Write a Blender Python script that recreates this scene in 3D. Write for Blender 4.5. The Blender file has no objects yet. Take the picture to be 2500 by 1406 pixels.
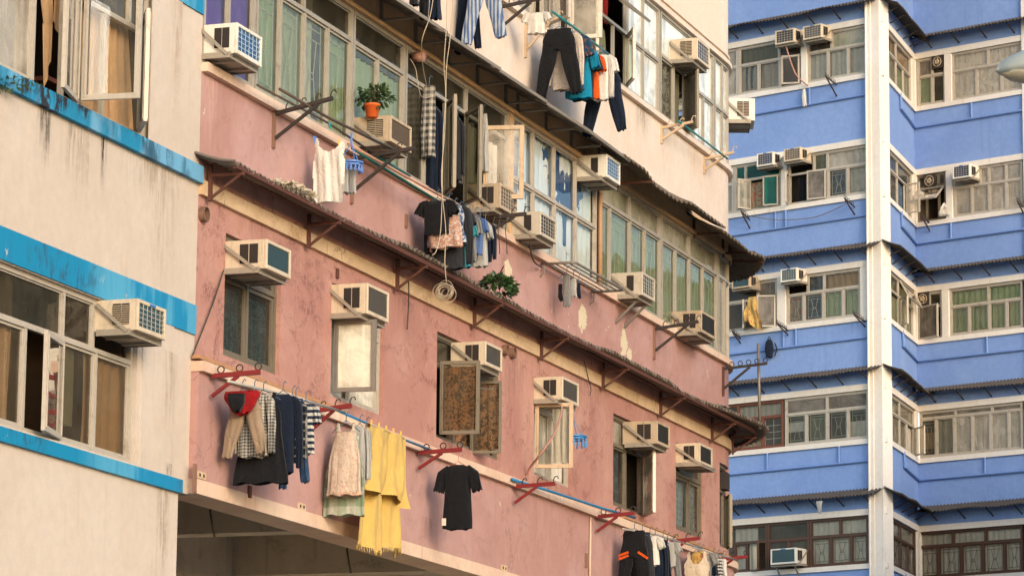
SUN_EL, SUN_AZ, SUN_E, SUN_A, SUN_C, SKY_E, EXPO, DUST = 16, 155, .76, 18, (1, .94, .87), .17, 1.1, 1.2
import bpy, math, random
from mathutils import Vector
random.seed(11)
S = bpy.context.scene; COL = S.collection; R = math.radians
# ---------------------------------------------------------------- camera geometry
FPX = 8693.6; PITCH, ROLL = 0.18066, 0.009874
TP, TB, TS = 0.336833, -0.874684, 0.311283          # headings of the street front, of the blue fronts, of the blue return wall
_cp, _sp, _c, _s = math.cos(PITCH), math.sin(PITCH), math.cos(ROLL), math.sin(ROLL)
FW = Vector((0, _cp, _sp)); RX = Vector((_c, -_s*_sp, _s*_cp)); UP = Vector((-_s, -_c*_sp, _c*_cp))
CAM = Vector((0, 0, 1.6))
def ray(x, y): return FW*FPX + RX*(x-1250) + UP*(703-y)
V = Vector
class Frame:
    """local frame: x along ex, y along ey, z up"""
    def __init__(s, p, ex, ey): s.p, s.ex, s.ey = V(p), V(ex), V(ey)
    def W(s, x, y, z): return V((s.p.x+s.ex.x*x+s.ey.x*y, s.p.y+s.ex.y*x+s.ey.y*y, s.p.z+z))
class Face(Frame):
    """a facade: u along it, o outward from it, z height; turns into an arc of radius rad at uc"""
    def __init__(s, p, head, uc=None, rad=1.8, sign=1):
        d = V((math.sin(head), math.cos(head), 0))*sign
        Frame.__init__(s, (p[0], p[1], 0), d, V((d.y, -d.x, 0))); s.uc, s.rad = uc, rad
    def frame(s, u, z=0, o=0):
        if s.uc is None or u <= s.uc: return Frame(s.p+s.ex*u+s.ey*o+V((0, 0, z)), s.ex, s.ey)
        a = (u-s.uc)/s.rad; c = s.p+s.ex*s.uc-s.ey*s.rad
        n = s.ey*math.cos(a)+s.ex*math.sin(a); d = s.ex*math.cos(a)-s.ey*math.sin(a)
        return Frame(c+n*(s.rad+o)+V((0, 0, z)), d, n)
    def W(s, u, o, z): return V(s.frame(u, z, o).p)
    def uz(s, x, y, o=0):
        d = ray(x, y); t = (s.p-CAM).dot(s.ey)+o; t = t/d.dot(s.ey); q = CAM+d*t; u = (q-s.p).dot(s.ex)
        if s.uc is not None and u > s.uc:
            c = s.p+s.ex*s.uc-s.ey*s.rad; r = s.rad+o
            a = d.x*d.x+d.y*d.y; f = CAM-c; b = 2*(f.x*d.x+f.y*d.y); k = f.x*f.x+f.y*f.y-r*r
            D = max(0, b*b-4*a*k); t = (-b-math.sqrt(D))/(2*a); q = CAM+d*t; g = q-c
            u = s.uc+s.rad*math.atan2(g.dot(s.ex), g.dot(s.ey))
        return u, q.z
    def oz(s, x, y, u):
        f = s.frame(u); d = ray(x, y); t = (f.p-CAM).dot(f.ex)/d.dot(f.ex); q = CAM+d*t
        return (q-f.p).dot(f.ey), q.z
    def pt(s, x, y, o=0): u, z = s.uz(x, y, o); return s.W(u, o, z)
PF = Face((-3.03935, 33.68062), TP, uc=18.55, rad=1.9)
_q = ray(2117, 300); _q = CAM+_q*(85/_q.y)
BLF = Face(_q, TB, sign=-1)                                # u=0 at the white corner pier, left of it negative
_t = BLF.pt(2152, 300); BSF = Face(_t, TS)
_t = BSF.pt(2233, 400); BRF = Face(_t, TB, sign=-1)
# ---------------------------------------------------------------- mesh building
ROOT = {}
class MB:
    def __init__(s): s.v, s.f = [], []
    def add(s, vs, fs):
        n = len(s.v); s.v += [V(v) for v in vs]; s.f += [tuple(i+n for i in f) for f in fs]
    def hexa(s, p): s.add(p, [(0,3,2,1),(4,5,6,7),(0,1,5,4),(1,2,6,5),(2,3,7,6),(3,0,4,7)])
    def box(s, fr, x0, x1, y0, y1, z0, z1):
        if isinstance(fr, Face) and fr.uc is not None and x1 > fr.uc+.05 and x1-x0 > .12:
            a = max(x0, fr.uc); n = max(2, int((x1-a)/.14)); us = ([x0] if x0 < fr.uc else [])+[a+(x1-a)*i/n for i in range(n+1)]
            vs = []
            for u in us: vs += [fr.W(u, y0, z0), fr.W(u, y1, z0), fr.W(u, y1, z1), fr.W(u, y0, z1)]
            fs = [(0,1,2,3), tuple(4*len(us)-4+i for i in (3,2,1,0))]
            for k in range(len(us)-1):
                b = 4*k
                for i in range(4): j = (i+1) % 4; fs.append((b+i, b+4+i, b+4+j, b+j))
            s.add(vs, fs)
        else: s.hexa([fr.W(*q) for q in ((x0,y0,z0),(x1,y0,z0),(x1,y1,z0),(x0,y1,z0),(x0,y0,z1),(x1,y0,z1),(x1,y1,z1),(x0,y1,z1))])
    def quad(s, a, b, c, d): s.add([a, b, c, d], [(0,1,2,3)])
    def bar(s, a, b, w, h=None):
        a, b = V(a), V(b); h = h or w; t = (b-a).normalized(); up = V((0,0,1)) if abs(t.z) < .9 else V((1,0,0))
        x = t.cross(up).normalized()*w/2; y = x.cross(t).normalized()*h/2
        s.hexa([a-x-y, a+x-y, a+x+y, a-x+y, b-x-y, b+x-y, b+x+y, b-x+y])
    def tube(s, pts, r, n=7, rr=None, caps=True):
        pts = [V(p) for p in pts]; m = len(pts); vs = []; fs = []; pv = None
        for i, p in enumerate(pts):
            t = (pts[min(i+1, m-1)]-pts[max(i-1, 0)]).normalized()
            if pv is None: pv = t.cross(V((0,0,1)) if abs(t.z) < .9 else V((1,0,0))).normalized()
            pv = (pv-t*pv.dot(t)).normalized(); w = t.cross(pv); q = rr[i] if rr else r
            vs += [p+(pv*math.cos(2*math.pi*k/n)+w*math.sin(2*math.pi*k/n))*q for k in range(n)]
        for i in range(m-1):
            for k in range(n): fs.append((i*n+k, i*n+(k+1) % n, (i+1)*n+(k+1) % n, (i+1)*n+k))
        if caps: fs += [tuple(range(n-1, -1, -1)), tuple((m-1)*n+k for k in range(n))]
        s.add(vs, fs)
    def ring(s, c, ax, ay, r, t, n=14):
        s.tube([V(c)+V(ax)*r*math.cos(2*math.pi*i/n)+V(ay)*r*math.sin(2*math.pi*i/n) for i in range(n+1)], t, 5, caps=False)
    def grid(s, P, nu, nv):
        vs = [P(i/nu, j/nv) for j in range(nv+1) for i in range(nu+1)]
        s.add(vs, [(j*(nu+1)+i, j*(nu+1)+i+1, (j+1)*(nu+1)+i+1, (j+1)*(nu+1)+i) for j in range(nv) for i in range(nu)])
    def limb(s, fr, pts, hw, hd, fold=0., seed=0., freq=5, n=18, m=14, top=True, flat=1.):
        """cloth tube through 2-D points (x,z) of frame fr; hw/hd half width and half depth"""
        k = len(pts)-1; rows = []
        def ip(a, t): i = min(int(t), k-1); f = t-i; return a[i]*(1-f)+a[i+1]*f
        px = [p[0] for p in pts]; pz = [p[1] for p in pts]; m = max(m, 3*k)
        for j in range(m+1):
            t = k*j/m; x, z = ip(px, t), ip(pz, t); t0, t1 = max(0, t-.4), min(k, t+.4)
            dx, dz = ip(px, t1)-ip(px, t0), ip(pz, t1)-ip(pz, t0); L = math.hypot(dx, dz) or 1
            rows.append((x, z, -dz/L, dx/L, ip(hw, t), ip(hd, t)))
        vs = []; fs = []
        for j, (x, z, nx, nz, w, d) in enumerate(rows):
            g = j/m
            for i in range(n):
                a = 2*math.pi*i/n; ca, sa = math.cos(a), math.sin(a)
                q = ca*w; fo = fold*(.25+.75*g)*(math.sin(freq*ca*2.2+seed+1.3*math.sin(2.2*g+seed))+.5*math.sin(freq*ca*5.1+2*seed+3*g))
                e = 1+.05*math.sin(seed*3+g*9)*(1 if flat else 0)
                hem = .012*math.sin(7*ca+seed*2)*g*(fold > 0)
                vs.append(fr.W(x+nx*q*e, d*(abs(sa)**.7)*(1 if sa > 0 else -1)+fo, z+nz*q*e+hem))
        for j in range(m):
            for i in range(n): fs.append((j*n+i, j*n+(i+1) % n, (j+1)*n+(i+1) % n, (j+1)*n+i))
        if top: fs.append(tuple(range(n)))
        s.add(vs, fs)
    def panel(s, fr, poly, cell=.012, puff=.02, fold=.008, freq=30, seed=0., hang=1.):
        """flat-hanging cloth cut to a polygon in (x,z): two layers with soft folds"""
        xs = [p[0] for p in poly]; zs = [p[1] for p in poly]; x0, z0 = min(xs), min(zs); nx = int((max(xs)-x0)/cell)+1; nz = int((max(zs)-z0)/cell)+1; zt = max(zs)
        def ins(x, z):
            c = False
            for (a, b), (d, e) in zip(poly, poly[1:]+poly[:1]):
                if (b > z) != (e > z) and x < (d-a)*(z-b)/(e-b)+a: c = not c
            return c
        for sg in (-1, 1):
            idx = {}
            def vid(i, j):
                if (i, j) not in idx:
                    x, z = x0+i*cell, z0+j*cell; g = min(1, (zt-z)/.25); idx[i, j] = len(s.v)
                    s.v.append(fr.W(x, sg*puff*g*(.6+.4*math.cos(3.1*(x-x0-(max(xs)-x0)/2)/(max(xs)-x0)))+fold*g*(math.sin(freq*x+seed+2*math.sin(5*z+seed))+.5*math.sin(freq*2.3*x+seed*2+6*z)), z))
                return idx[i, j]
            for i in range(nx):
                for j in range(nz):
                    if ins(x0+(i+.5)*cell, z0+(j+.5)*cell): s.f.append((vid(i, j), vid(i+1, j), vid(i+1, j+1), vid(i, j+1)))
    def build(s, name, mat, parent=None, smooth=False, bevel=0, ang=0):
        if parent is not None: o, a = ROOT[parent.name]
        else:
            xs = [v.x for v in s.v]; ys = [v.y for v in s.v]; zs = [v.z for v in s.v]
            o, a = V(((min(xs)+max(xs))/2, (min(ys)+max(ys))/2, min(zs))), ang
        c, n = math.cos(-a), math.sin(-a); vs = []
        for v in s.v:
            x, y, z = v-o; vs.append((x*c-y*n, x*n+y*c, z))
        me = bpy.data.meshes.new(name); me.from_pydata(vs, [], s.f); me.update()
        if smooth:
            for p in me.polygons: p.use_smooth = True
        me.materials.append(MAT(mat)); ob = bpy.data.objects.new(name, me); COL.objects.link(ob)
        if parent is not None: ob.parent = parent
        else: ob.location = o; ob.rotation_euler.z = a
        ROOT[ob.name] = (o, a)
        if bevel:
            b = ob.modifiers.new('bevel', 'BEVEL'); b.width = bevel; b.segments = 2; b.limit_method = 'ANGLE'
        return ob
def tag(o, label=None, cat=None, group=None, kind=None):
    if label: o['label'] = label
    if cat: o['category'] = cat
    if group: o['group'] = group
    if kind: o['kind'] = kind
    return o
def thing(name, label, cat, loc, ang=0, group=None):
    o = bpy.data.objects.new(name, None); o.empty_display_size = .2; COL.objects.link(o)
    o.location = V(loc); o.rotation_euler.z = ang; ROOT[o.name] = (V(loc), ang); return tag(o, label, cat, group)
def fang(fr): return math.atan2(fr.ex.y, fr.ex.x)
# ---------------------------------------------------------------- materials
MATS = {}
def MAT(k): return MATS[k] if isinstance(k, str) else k
class T:
    def __init__(s, name):
        s.m = bpy.data.materials.new(name); s.m.use_nodes = True; s.t = s.m.node_tree; s.t.nodes.clear(); MATS[name] = s.m
        s.out = s.t.nodes.new('ShaderNodeOutputMaterial')
    def n(s, typ, ins=None, out=0, **at):
        d = s.t.nodes.new('ShaderNode'+typ)
        for k, v in at.items(): setattr(d, k, v)
        for k, v in (ins or {}).items():
            i = d.inputs[k]
            if isinstance(v, bpy.types.NodeSocket): s.t.links.new(v, i)
            else: i.default_value = (tuple(v)+(1,))[:4] if i.type == 'RGBA' and len(v) == 3 else v
        return d.outputs[out]
    def math(s, op, a, b=0., c=False): return s.n('Math', {0: a, 1: b}, operation=op, use_clamp=c)
    def mix(s, f, a, b, mode='MIX'):
        return s.n('Mix', {0: f, 6: a, 7: b}, 2, data_type='RGBA', blend_type=mode)
    def mr(s, v, a, b, c=0., d=1., smooth=True):
        return s.n('MapRange', {0: v, 1: a, 2: b, 3: c, 4: d}, interpolation_type='SMOOTHSTEP' if smooth else 'LINEAR')
    def pos(s, sc=(1,1,1), obj=False, rot=(0,0,0)):
        p = s.n('TexCoord', out=3) if obj else s.n('NewGeometry', out=0)
        return s.n('Mapping', {'Vector': p, 'Scale': sc, 'Rotation': rot})
    def noise(s, vec, scale, det=4, rough=.55, dist=0.): return s.n('TexNoise', {'Vector': vec, 'Scale': scale, 'Detail': det, 'Roughness': rough, 'Distortion': dist})
    def bsdf(s, col, rough=.85, metal=0., bump=None, bs=.3, bd=.01, spec=.3, sub=0):
        i = {'Base Color': col, 'Roughness': rough, 'Metallic': metal, 'Specular IOR Level': spec}
        if bump is not None: i['Normal'] = s.n('Bump', {'Height': bump, 'Strength': bs, 'Distance': bd})
        b = s.n('BsdfPrincipled', i); s.fin(b); return b
    def fin(s, b): s.t.links.new(b, s.out.inputs[0])
    def uzc(s):
        p = s.n('NewGeometry', out=0); q = s.n('VectorMath', {0: p, 1: tuple(PF.p)}, operation='SUBTRACT')
        return s.n('VectorMath', {0: q, 1: tuple(PF.ex)}, 1, operation='DOT_PRODUCT'), s.n('SeparateXYZ', {0: p}, 2)
def plaster(name, c1, c2, stain=(.12,.075,.04), streak=.3, dabs=0., cracks=0., dabc=(.06,.03,.03), spots=(), speck=.3, patch=0., patchc=(.5,.45,.33), bs=.35):
    t = T(name); p = t.pos()
    big = t.mr(t.noise(p, .55, 6, .68, .7), .36, .62); col = t.mix(big, c1, c2)
    f = t.noise(p, 9, 5, .65); col = t.mix(t.mr(f, .3, .75, 0, .22), col, tuple(x*.62 for x in c1))
    sv = t.noise(t.pos((5, 5, .28)), 1.6, 5, .6); sm = t.math('MULTIPLY', t.mr(sv, .54, .78), t.mr(t.noise(p, .8, 2), .4, .62))
    col = t.mix(t.math('MULTIPLY', sm, streak), col, stain)
    if patch:
        pm = t.mr(t.noise(t.pos((1, 1, .6)), 1.1, 6, .62, .4), .69-patch*.04, .70-patch*.04); col = t.mix(t.math('MULTIPLY', pm, .75), col, patchc)
    if dabs:
        d = t.noise(t.pos((1, 1, 1.6), rot=(.5, .4, .3)), 1.9, 7, .72, .9); d2 = t.noise(p, 26, 3, .7)
        dm = t.math('MULTIPLY', t.mr(d, .50, .68), t.mr(d2, .36, .58)); col = t.mix(t.math('MULTIPLY', dm, dabs), col, dabc)
    if cracks:
        wv = t.n('VectorMath', {0: p, 1: t.n('VectorMath', {0: t.n('TexNoise', {'Vector': p, 'Scale': 2.5, 'Detail': 5, 'Roughness': .65}, 1), 'Scale': .55}, operation='SCALE')}, operation='ADD')
        ce = t.n('TexVoronoi', {'Vector': wv, 'Scale': 1.25}, 0, feature='DISTANCE_TO_EDGE'); ck = t.math('MULTIPLY', t.mr(ce, .004, .014, 1, 0), t.mr(t.noise(p, .9, 3), .52, .6)); col = t.mix(t.math('MULTIPLY', ck, cracks), col, tuple(x*.25 for x in c1))
    vd = t.n('TexVoronoi', {'Vector': p, 'Scale': 5.5, 'Randomness': 1}, 0); sp = t.mr(vd, .03, .045, 1, 0)
    col = t.mix(t.math('MULTIPLY', sp, speck), col, (.1,.07,.05))
    if spots:
        u, z = t.uzc(); n1 = t.noise(t.pos((7, 7, .7)), 2.2, 6, .7); n2 = t.noise(p, 14, 4, .7)
        for (uc, w, za, zb, st, sc, *iso) in spots:
            a = t.mr(t.math('ABSOLUTE', t.math('SUBTRACT', u, uc)), 0., w, 1, 0)
            b = t.math('MULTIPLY', t.mr(z, za, zb), t.mr(z, zb+.02, zb))
            k = t.math('MULTIPLY', t.math('MULTIPLY', a, b), t.math('MULTIPLY', t.mr(n1, .36, .66), t.mr(n2, .25, .6, .35, 1)))
            if iso: k = t.math('MULTIPLY', a, t.math('MULTIPLY', t.mr(z, za, za+.15), t.mr(z, zb, zb-.15))); k = t.math('MULTIPLY', a, t.math('MULTIPLY', t.mr(z, za, (za+zb)/2), t.mr(z, zb, (za+zb)/2))); k = t.mr(t.math('ADD', k, t.math('MULTIPLY', t.noise(p, 3.6, 8, .72, .8), 3.)), 2.02, 2.07)
            col = t.mix(t.math('MULTIPLY', k, st, True), col, sc)
    bh = t.math('ADD', t.noise(p, 30, 5, .7), t.math('MULTIPLY', t.noise(p, 5, 4), 2.))
    t.bsdf(col, .9, bump=bh, bs=bs, bd=.012, spec=.2)
def paint(name, c, rough=.55, dirt=.35, dc=(.09,.06,.04), metal=0., sc=6., spec=.35, bs=.15, thr=(.5,.75), streak=.35):
    t = T(name); p = t.pos(); n = t.noise(p, sc, 6, .68, .5); n2 = t.noise(t.pos((9, 9, .8)), 2.5, 4, .6)
    m = t.math('MAXIMUM', t.mr(n, *thr), t.math('MULTIPLY', t.mr(n2, .52, .8), streak))
    col = t.mix(t.math('MULTIPLY', m, dirt), c, dc); col = t.mix(t.mr(t.noise(p, sc*5, 3), .3, .7, 0, .18), col, tuple(x*.6 for x in c))
    t.bsdf(col, rough, metal, bump=n, bs=bs, bd=.006, spec=spec)
def cloth(name, c, c2=None, pat=None, sc=1., rough=.95, trans=.12, seed=0.):
    t = T(name); p = t.pos(obj=True); n = t.noise(p, 5, 5, .6); f = t.noise(p, 140, 2)
    c2 = c2 or tuple(x*.75 for x in c); col = c
    x = t.n('SeparateXYZ', {0: p}, 0); z = t.n('SeparateXYZ', {0: p}, 2)
    def wv(v, k, lo=.45, hi=.55): return t.mr(t.math('FRACT', t.math('MULTIPLY', v, k)), lo, hi)
    def tri(v, k, lo, hi): return t.mr(t.math('ABSOLUTE', t.math('SUBTRACT', t.math('FRACT', t.math('ADD', t.math('MULTIPLY', v, k), 50.)), .5)), lo, hi)
    if pat == 'vstripe': col = t.mix(tri(x, sc, .2, .3), c, c2)
    elif pat == 'hstripe': col = t.mix(tri(z, sc, .2, .3), c, c2)
    elif pat == 'thin': col = t.mix(tri(z, sc, .40, .44), c, c2)
    elif pat == 'plaid':
        a = tri(x, sc, .2, .28); b = tri(z, sc, .2, .28); col = t.mix(t.math('MULTIPLY', t.math('ADD', a, b), .5), c, c2)
    elif pat == 'tartan':
        a = tri(x, sc, .36, .40); b = tri(z, sc, .36, .40); col = t.mix(t.math('MAXIMUM', a, b), c, c2)
        e = t.math('MULTIPLY', t.math('ADD', tri(x, sc*.5, .2, .3), tri(z, sc*.5, .2, .3)), .3); col = t.mix(e, col, tuple(q*.4 for q in c))
    elif pat in ('floral', 'dots'):
        vv = t.n('TexVoronoi', {'Vector': p, 'Scale': sc}, 0); vc = t.n('TexVoronoi', {'Vector': p, 'Scale': sc}, 1)
        m = t.mr(vv, .32 if pat == 'floral' else .2, .38 if pat == 'floral' else .24, 1, 0)
        if pat == 'floral': m = t.math('MULTIPLY', m, t.mr(t.noise(p, sc*2.3, 3), .4, .5))
        col = t.mix(m, c, c2)
    elif pat == 'splash':
        m = t.mr(t.noise(p, sc, 5, .6, 1.5), .5, .54); col = t.mix(m, c, c2)
    col = t.mix(t.mr(n, .3, .7, 0, .28), col, tuple(q*.55 for q in c)) if True else col
    b = t.n('BsdfPrincipled', {'Base Color': col, 'Roughness': rough, 'Specular IOR Level': .1, 'Sheen Weight': .1, 'Normal': t.n('Bump', {'Height': t.math('ADD', t.math('MULTIPLY', f, .5), t.math('ADD', t.math('MULTIPLY', n, 3.), t.math('MULTIPLY', t.noise(t.pos((1,1,.5), obj=True), 16, 3, .6, .8), 2.2))), 'Strength': .5, 'Distance': .02})})
    tr = t.n('BsdfTranslucent', {'Color': col}); t.fin(t.n('MixShader', {0: trans, 1: b, 2: tr}))
def glass(name, tint=(.75,.8,.74), dust=.2, dc=(.5,.46,.36), rough=.03, refl=.75):
    t = T(name); p = t.pos(); n = t.noise(p, 2.2, 6, .65, .5); n2 = t.noise(t.pos((6, 6, .6)), 2, 4, .6)
    d = t.n('BsdfDiffuse', {'Color': dc}); tr = t.n('BsdfTransparent', {'Color': tint})
    m = t.math('MULTIPLY', t.math('ADD', t.mr(n, .3, .75, .45, 1.2), t.mr(n2, .5, .8, 0, .6)), dust, True)
    a = t.n('MixShader', {0: m, 1: tr, 2: d}); wob = t.n('Bump', {'Height': t.noise(p, 1.3, 2), 'Strength': .12, 'Distance': .05})
    g = t.n('BsdfGlossy', {'Color': (refl,)*3, 'Roughness': rough, 'Normal': wob}); fr = t.math('MULTIPLY', t.n('Fresnel', {'IOR': 1.45}), .8)
    t.fin(t.n('MixShader', {0: fr, 1: a, 2: g}))
def flat(name, c, rough=.8, metal=0., var=.25, sc=8, spec=.3):
    t = T(name); n = t.noise(t.pos(), sc, 5, .6); t.bsdf(t.mix(t.mr(n, .3, .7, 0, var), c, tuple(x*.5 for x in c)), rough, metal, spec=spec)
BLK, RUST = (.02,.017,.015), (.13,.06,.03)
DRIP = (.10,.06,.025); MOLD = (.025,.022,.018)
plaster('cream_plaster', (.56,.475,.40), (.53,.435,.355), (.28,.18,.09), .28, speck=.25, spots=[
    (-.55, .22, 5.9, 7.0, .55, DRIP), (-.6, .2, 4.2, 5.72, .8, DRIP), (-.52, .16, 5.72, 5.95, 1.6, MOLD), (-.75, .5, 6.9, 8.74, .35, DRIP),
    (-.62, .22, 8.9, 10.6, .75, (.24,.13,.05)), (-3.25, .12, 8.1, 8.74, 1.3, MOLD), (-2.75, .10, 8.15, 8.74, 1.2, MOLD), (-2.1, .10, 8.15, 8.74, 1.3, MOLD), (-2.6, .5, 7.9, 8.74, .6, DRIP), (-1.1, .8, 8.2, 8.74, .5, DRIP), (-3.3, .2, 8.2, 8.74, 1, MOLD)])
plaster('pink_plaster', (.49,.275,.225), (.405,.20,.165), (.28,.14,.10), .35, cracks=.4, dabs=.7, dabc=(.16,.06,.055), speck=.45, bs=.7, patch=0, spots=[(u, .55, 8.05, 8.62, .55, (.17,.07,.06)) for u in (2.4, 5.3, 9.2, 11.8, 15.2)]+[(u, w, 7.0, 7.2, .7, (.2,.09,.06)) for u, w in ((1.4, .7), (4.2, .8), (7.7, .9), (10.8, .8), (14., .7), (16.8, .7))]+[(3., .5, 7.2, 8.5, .4, (.22,.10,.09)), (9.3, .5, 7.2, 8.5, .6, (.2,.09,.08)), (12.4, .6, 7.3, 8.6, .5, (.22,.10,.09)), (1.4, .5, 8.4, 8.66, .6, (.15,.06,.05)), (12.6, .5, 8.35, 8.66, .8, (.3,.2,.1))])
plaster('pink_clean', (.475,.285,.26), (.41,.225,.195), (.32,.17,.12), .4, cracks=.35, dabs=.22, speck=.4, patch=0, spots=[
    (.25, .3, 8.9, 9.85, .5, (.72,.45,.38)), (9.05, .25, 9.3, 9.8, 1, (.62,.53,.37), 1), (11.95, .3, 9.1, 9.75, 1, (.62,.53,.37), 1), (13.7, .28, 9.0, 9.8, 1, (.62,.53,.37), 1), (13.95, .2, 8.95, 9.5, 1, (.62,.53,.37), 1), (7.2, .5, 6.7, 6.9, .6, (.25,.12,.09)), (3.4, .5, 5.9, 6.9, .35, (.28,.14,.11)), (10., .6, 5.9, 6.9, .3, (.28,.14,.11)), (13.2, .5, 5.9, 6.9, .35, (.28,.14,.11)), (6.2, .25, 5.9, 6.2, .8, (.2,.1,.07)), (5.0, .4, 9.3, 9.85, .5, (.25,.12,.09)), (7.9, .5, 9.3, 9.85, .5, (.25,.12,.09)), (15.2, .5, 9.2, 9.85, .5, (.28,.14,.1)), (1.9, .1, 9., 9.8, .5, (.25,.12,.08))])
plaster('pale_plaster', (.73,.62,.53), (.70,.56,.45), (.60,.34,.12), .35, speck=.2, dabs=.1, dabc=(.4,.2,.08), spots=[(7.55, .12, 11.7, 12.7, 1.8, (.55,.33,.06)), (6.2, .4, 11.6, 12.7, .6, (.45,.2,.12)), (14.5, .5, 12.2, 12.75, .9, (.2,.12,.06)), (17., .4, 12., 12.75, .5, (.5,.28,.1))])
plaster('lintel_plaster', (.60,.40,.235), (.55,.35,.19), (.25,.13,.06), .5, speck=.2, dabs=.35, dabc=(.28,.14,.06))
plaster('band_plaster', (.70,.51,.34), (.56,.385,.235), (.3,.17,.08), .6, cracks=.7, speck=.3, dabs=.55, dabc=(.30,.16,.07), bs=.8)
plaster('ledge_plaster', (.70,.53,.40), (.62,.42,.31), (.32,.17,.11), .5, speck=.3, dabs=.25, dabc=(.3,.15,.1))
plaster('arcade_plaster', (.55,.48,.38), (.46,.39,.30), (.12,.07,.04), .5, dabs=.4, dabc=(.12,.08,.05))
plaster('blue_plaster', (.19,.295,.57), (.22,.33,.60), (.13,.19,.36), .5, speck=.12, bs=.3, dabs=.12, dabc=(.10,.14,.25))
plaster('white_plaster', (.76,.70,.63), (.74,.66,.57), (.42,.31,.2), .45, speck=.1, bs=.2)
t = T('stripe_paint'); p = t.pos(); u, z = t.uzc()
k = t.noise(t.n('CombineXYZ', {0: t.math('MULTIPLY', u, 1.3), 1: t.math('MULTIPLY', z, .25)}), 1., 4, .6)
c = t.mix(t.mr(k, .47, .53), (.010,.21,.40), (.085,.33,.50)); c = t.mix(t.mr(u, -2.6, -1.9, 0, .8), (.004,.20,.37), c)
c = t.mix(t.math('MULTIPLY', t.mr(t.noise(t.pos((6, 6, .8)), 2, 5, .6), .5, .75), .35), c, (.02,.12,.25)); c = t.mix(t.math('MULTIPLY', t.mr(t.noise(p, 3.2, 8, .75, .4), .64, .67), .7), c, (.45,.43,.38)); c = t.mix(t.math('MULTIPLY', t.math('MULTIPLY', t.mr(t.noise(t.pos((4, 4, 2)), 2.2, 7, .75), .48, .6), t.mr(t.noise(p, .7, 3), .5, .62)), .75), c, (.03,.05,.07)); t.bsdf(c, .6, bump=t.noise(p, 20, 5, .7), bs=.3)
t = T('stripe_mouldy'); p = t.pos(); u, z = t.uzc()
k = t.noise(t.pos((1, 1, .5)), 1.7, 5, .6); c = t.mix(t.mr(k, .42, .58), (.010,.20,.36), (.13,.33,.50))
nn = t.noise(t.pos((3, 3, 1)), 2.2, 7, .75, .3); m = t.math('MULTIPLY', t.mr(nn, .47, .56), t.mr(t.noise(p, 1.3, 3), .36, .56)); m = t.math('MULTIPLY', m, t.mr(u, -.9, -3.2, .6, 2.2), True)
c = t.mix(m, c, (.02,.022,.03)); t.bsdf(c, .75, bump=nn, bs=.5, bd=.02)
paint('alu_frame', (.47,.41,.335), .5, .45, (.13,.09,.05), .15); paint('alu_grey', (.40,.355,.29), .5, .4, (.12,.08,.05), .2)
paint('white_frame', (.66,.58,.47), .5, .4, (.2,.14,.08)); paint('brown_frame', (.085,.042,.026), .5, .4, (.03,.02,.015)); paint('rust_frame', (.17,.06,.035), .7, .7, (.05,.025,.02))
paint('dark_frame', (.19,.155,.11), .5, .5, (.05,.035,.02), .2)
paint('rust_steel', (.105,.04,.028), .8, .7, (.045,.022,.016)); paint('red_paint', (.19,.018,.018), .5, .35, (.08,.02,.015)); paint('brown_leg', (.23,.125,.085), .8, .5, (.10,.045,.03))
paint('black_steel', (.035,.026,.022), .7, .6, (.10,.05,.03)); paint('cream_steel', (.55,.40,.26), .7, .5, (.25,.12,.05)); paint('steel_grey', (.22,.19,.16), .55, .5, (.12,.07,.04), .3)
paint('galvanised', (.24,.20,.155), .6, .5, (.10,.065,.04), .1); paint('tray_metal', (.33,.28,.22), .55, .6, (.09,.06,.035), .2); paint('ledge_strip', (.42,.22,.11), .75, .5, (.2,.09,.04))
paint('corrugated_under', (.17,.135,.108), .85, .65, (.045,.032,.024), sc=5); paint('corrugated_old', (.15,.115,.085), .85, .65, (.04,.028,.02), sc=4); paint('corrugated_grey', (.072,.06,.052), .85, .6, (.03,.024,.02), sc=4)
paint('blue_pipe', (.16,.27,.55), .6, .2, (.1,.15,.3)); paint('brown_pipe', (.42,.23,.11), .7, .4, (.2,.1,.05)); paint('vent_pipe', (.20,.11,.075), .8, .5, (.05,.03,.02))
paint('ac_cream', (.58,.47,.34), .5, .4, (.20,.12,.06), streak=.8); paint('ac_white', (.70,.64,.55), .45, .35, (.25,.17,.09), streak=.8); paint('ac_old', (.45,.34,.23), .55, .65, (.13,.07,.035), streak=.9); paint('ac_grey', (.50,.43,.34), .5, .4, (.2,.13,.07), streak=.8)
flat('fin_teal', (.055,.105,.12), .5); flat('fin_blue', (.05,.13,.27), .5); flat('fin_dark', (.045,.04,.036), .6); flat('fin_grey', (.12,.105,.09), .6); flat('fin_navy', (.035,.05,.10), .5); flat('fin_brown', (.17,.12,.08), .6)
flat('vent_dark', (.03,.022,.018), .8); flat('vent_slat', (.40,.31,.21), .6); flat('wire', (.42,.38,.32), .5); flat('wire_blue', (.42,.52,.60), .5); flat('badge_blue', (.03,.16,.42), .4)
flat('room', (.07,.055,.04), .95); flat('room_warm', (.16,.11,.075), .95); flat('concrete_back', (.35,.3,.24), .9); flat('pavement', (.30,.27,.23), .9)
flat('teal_pole', (.02,.19,.20), .4); flat('blue_pole', (.02,.17,.36), .4); flat('alu_pole', (.45,.42,.37), .4, .4); flat('pink_pole', (.50,.26,.19), .6); flat('green_pole', (.015,.14,.11), .5); flat('brown_pole', (.09,.06,.045), .6)
flat('cord', (.46,.37,.26), .7); flat('cord_dark', (.06,.05,.04), .8); flat('hose', (.42,.22,.17), .6); flat('blue_plastic', (.02,.19,.45), .35); flat('blue_plastic_light', (.09,.20,.50), .4)
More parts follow.
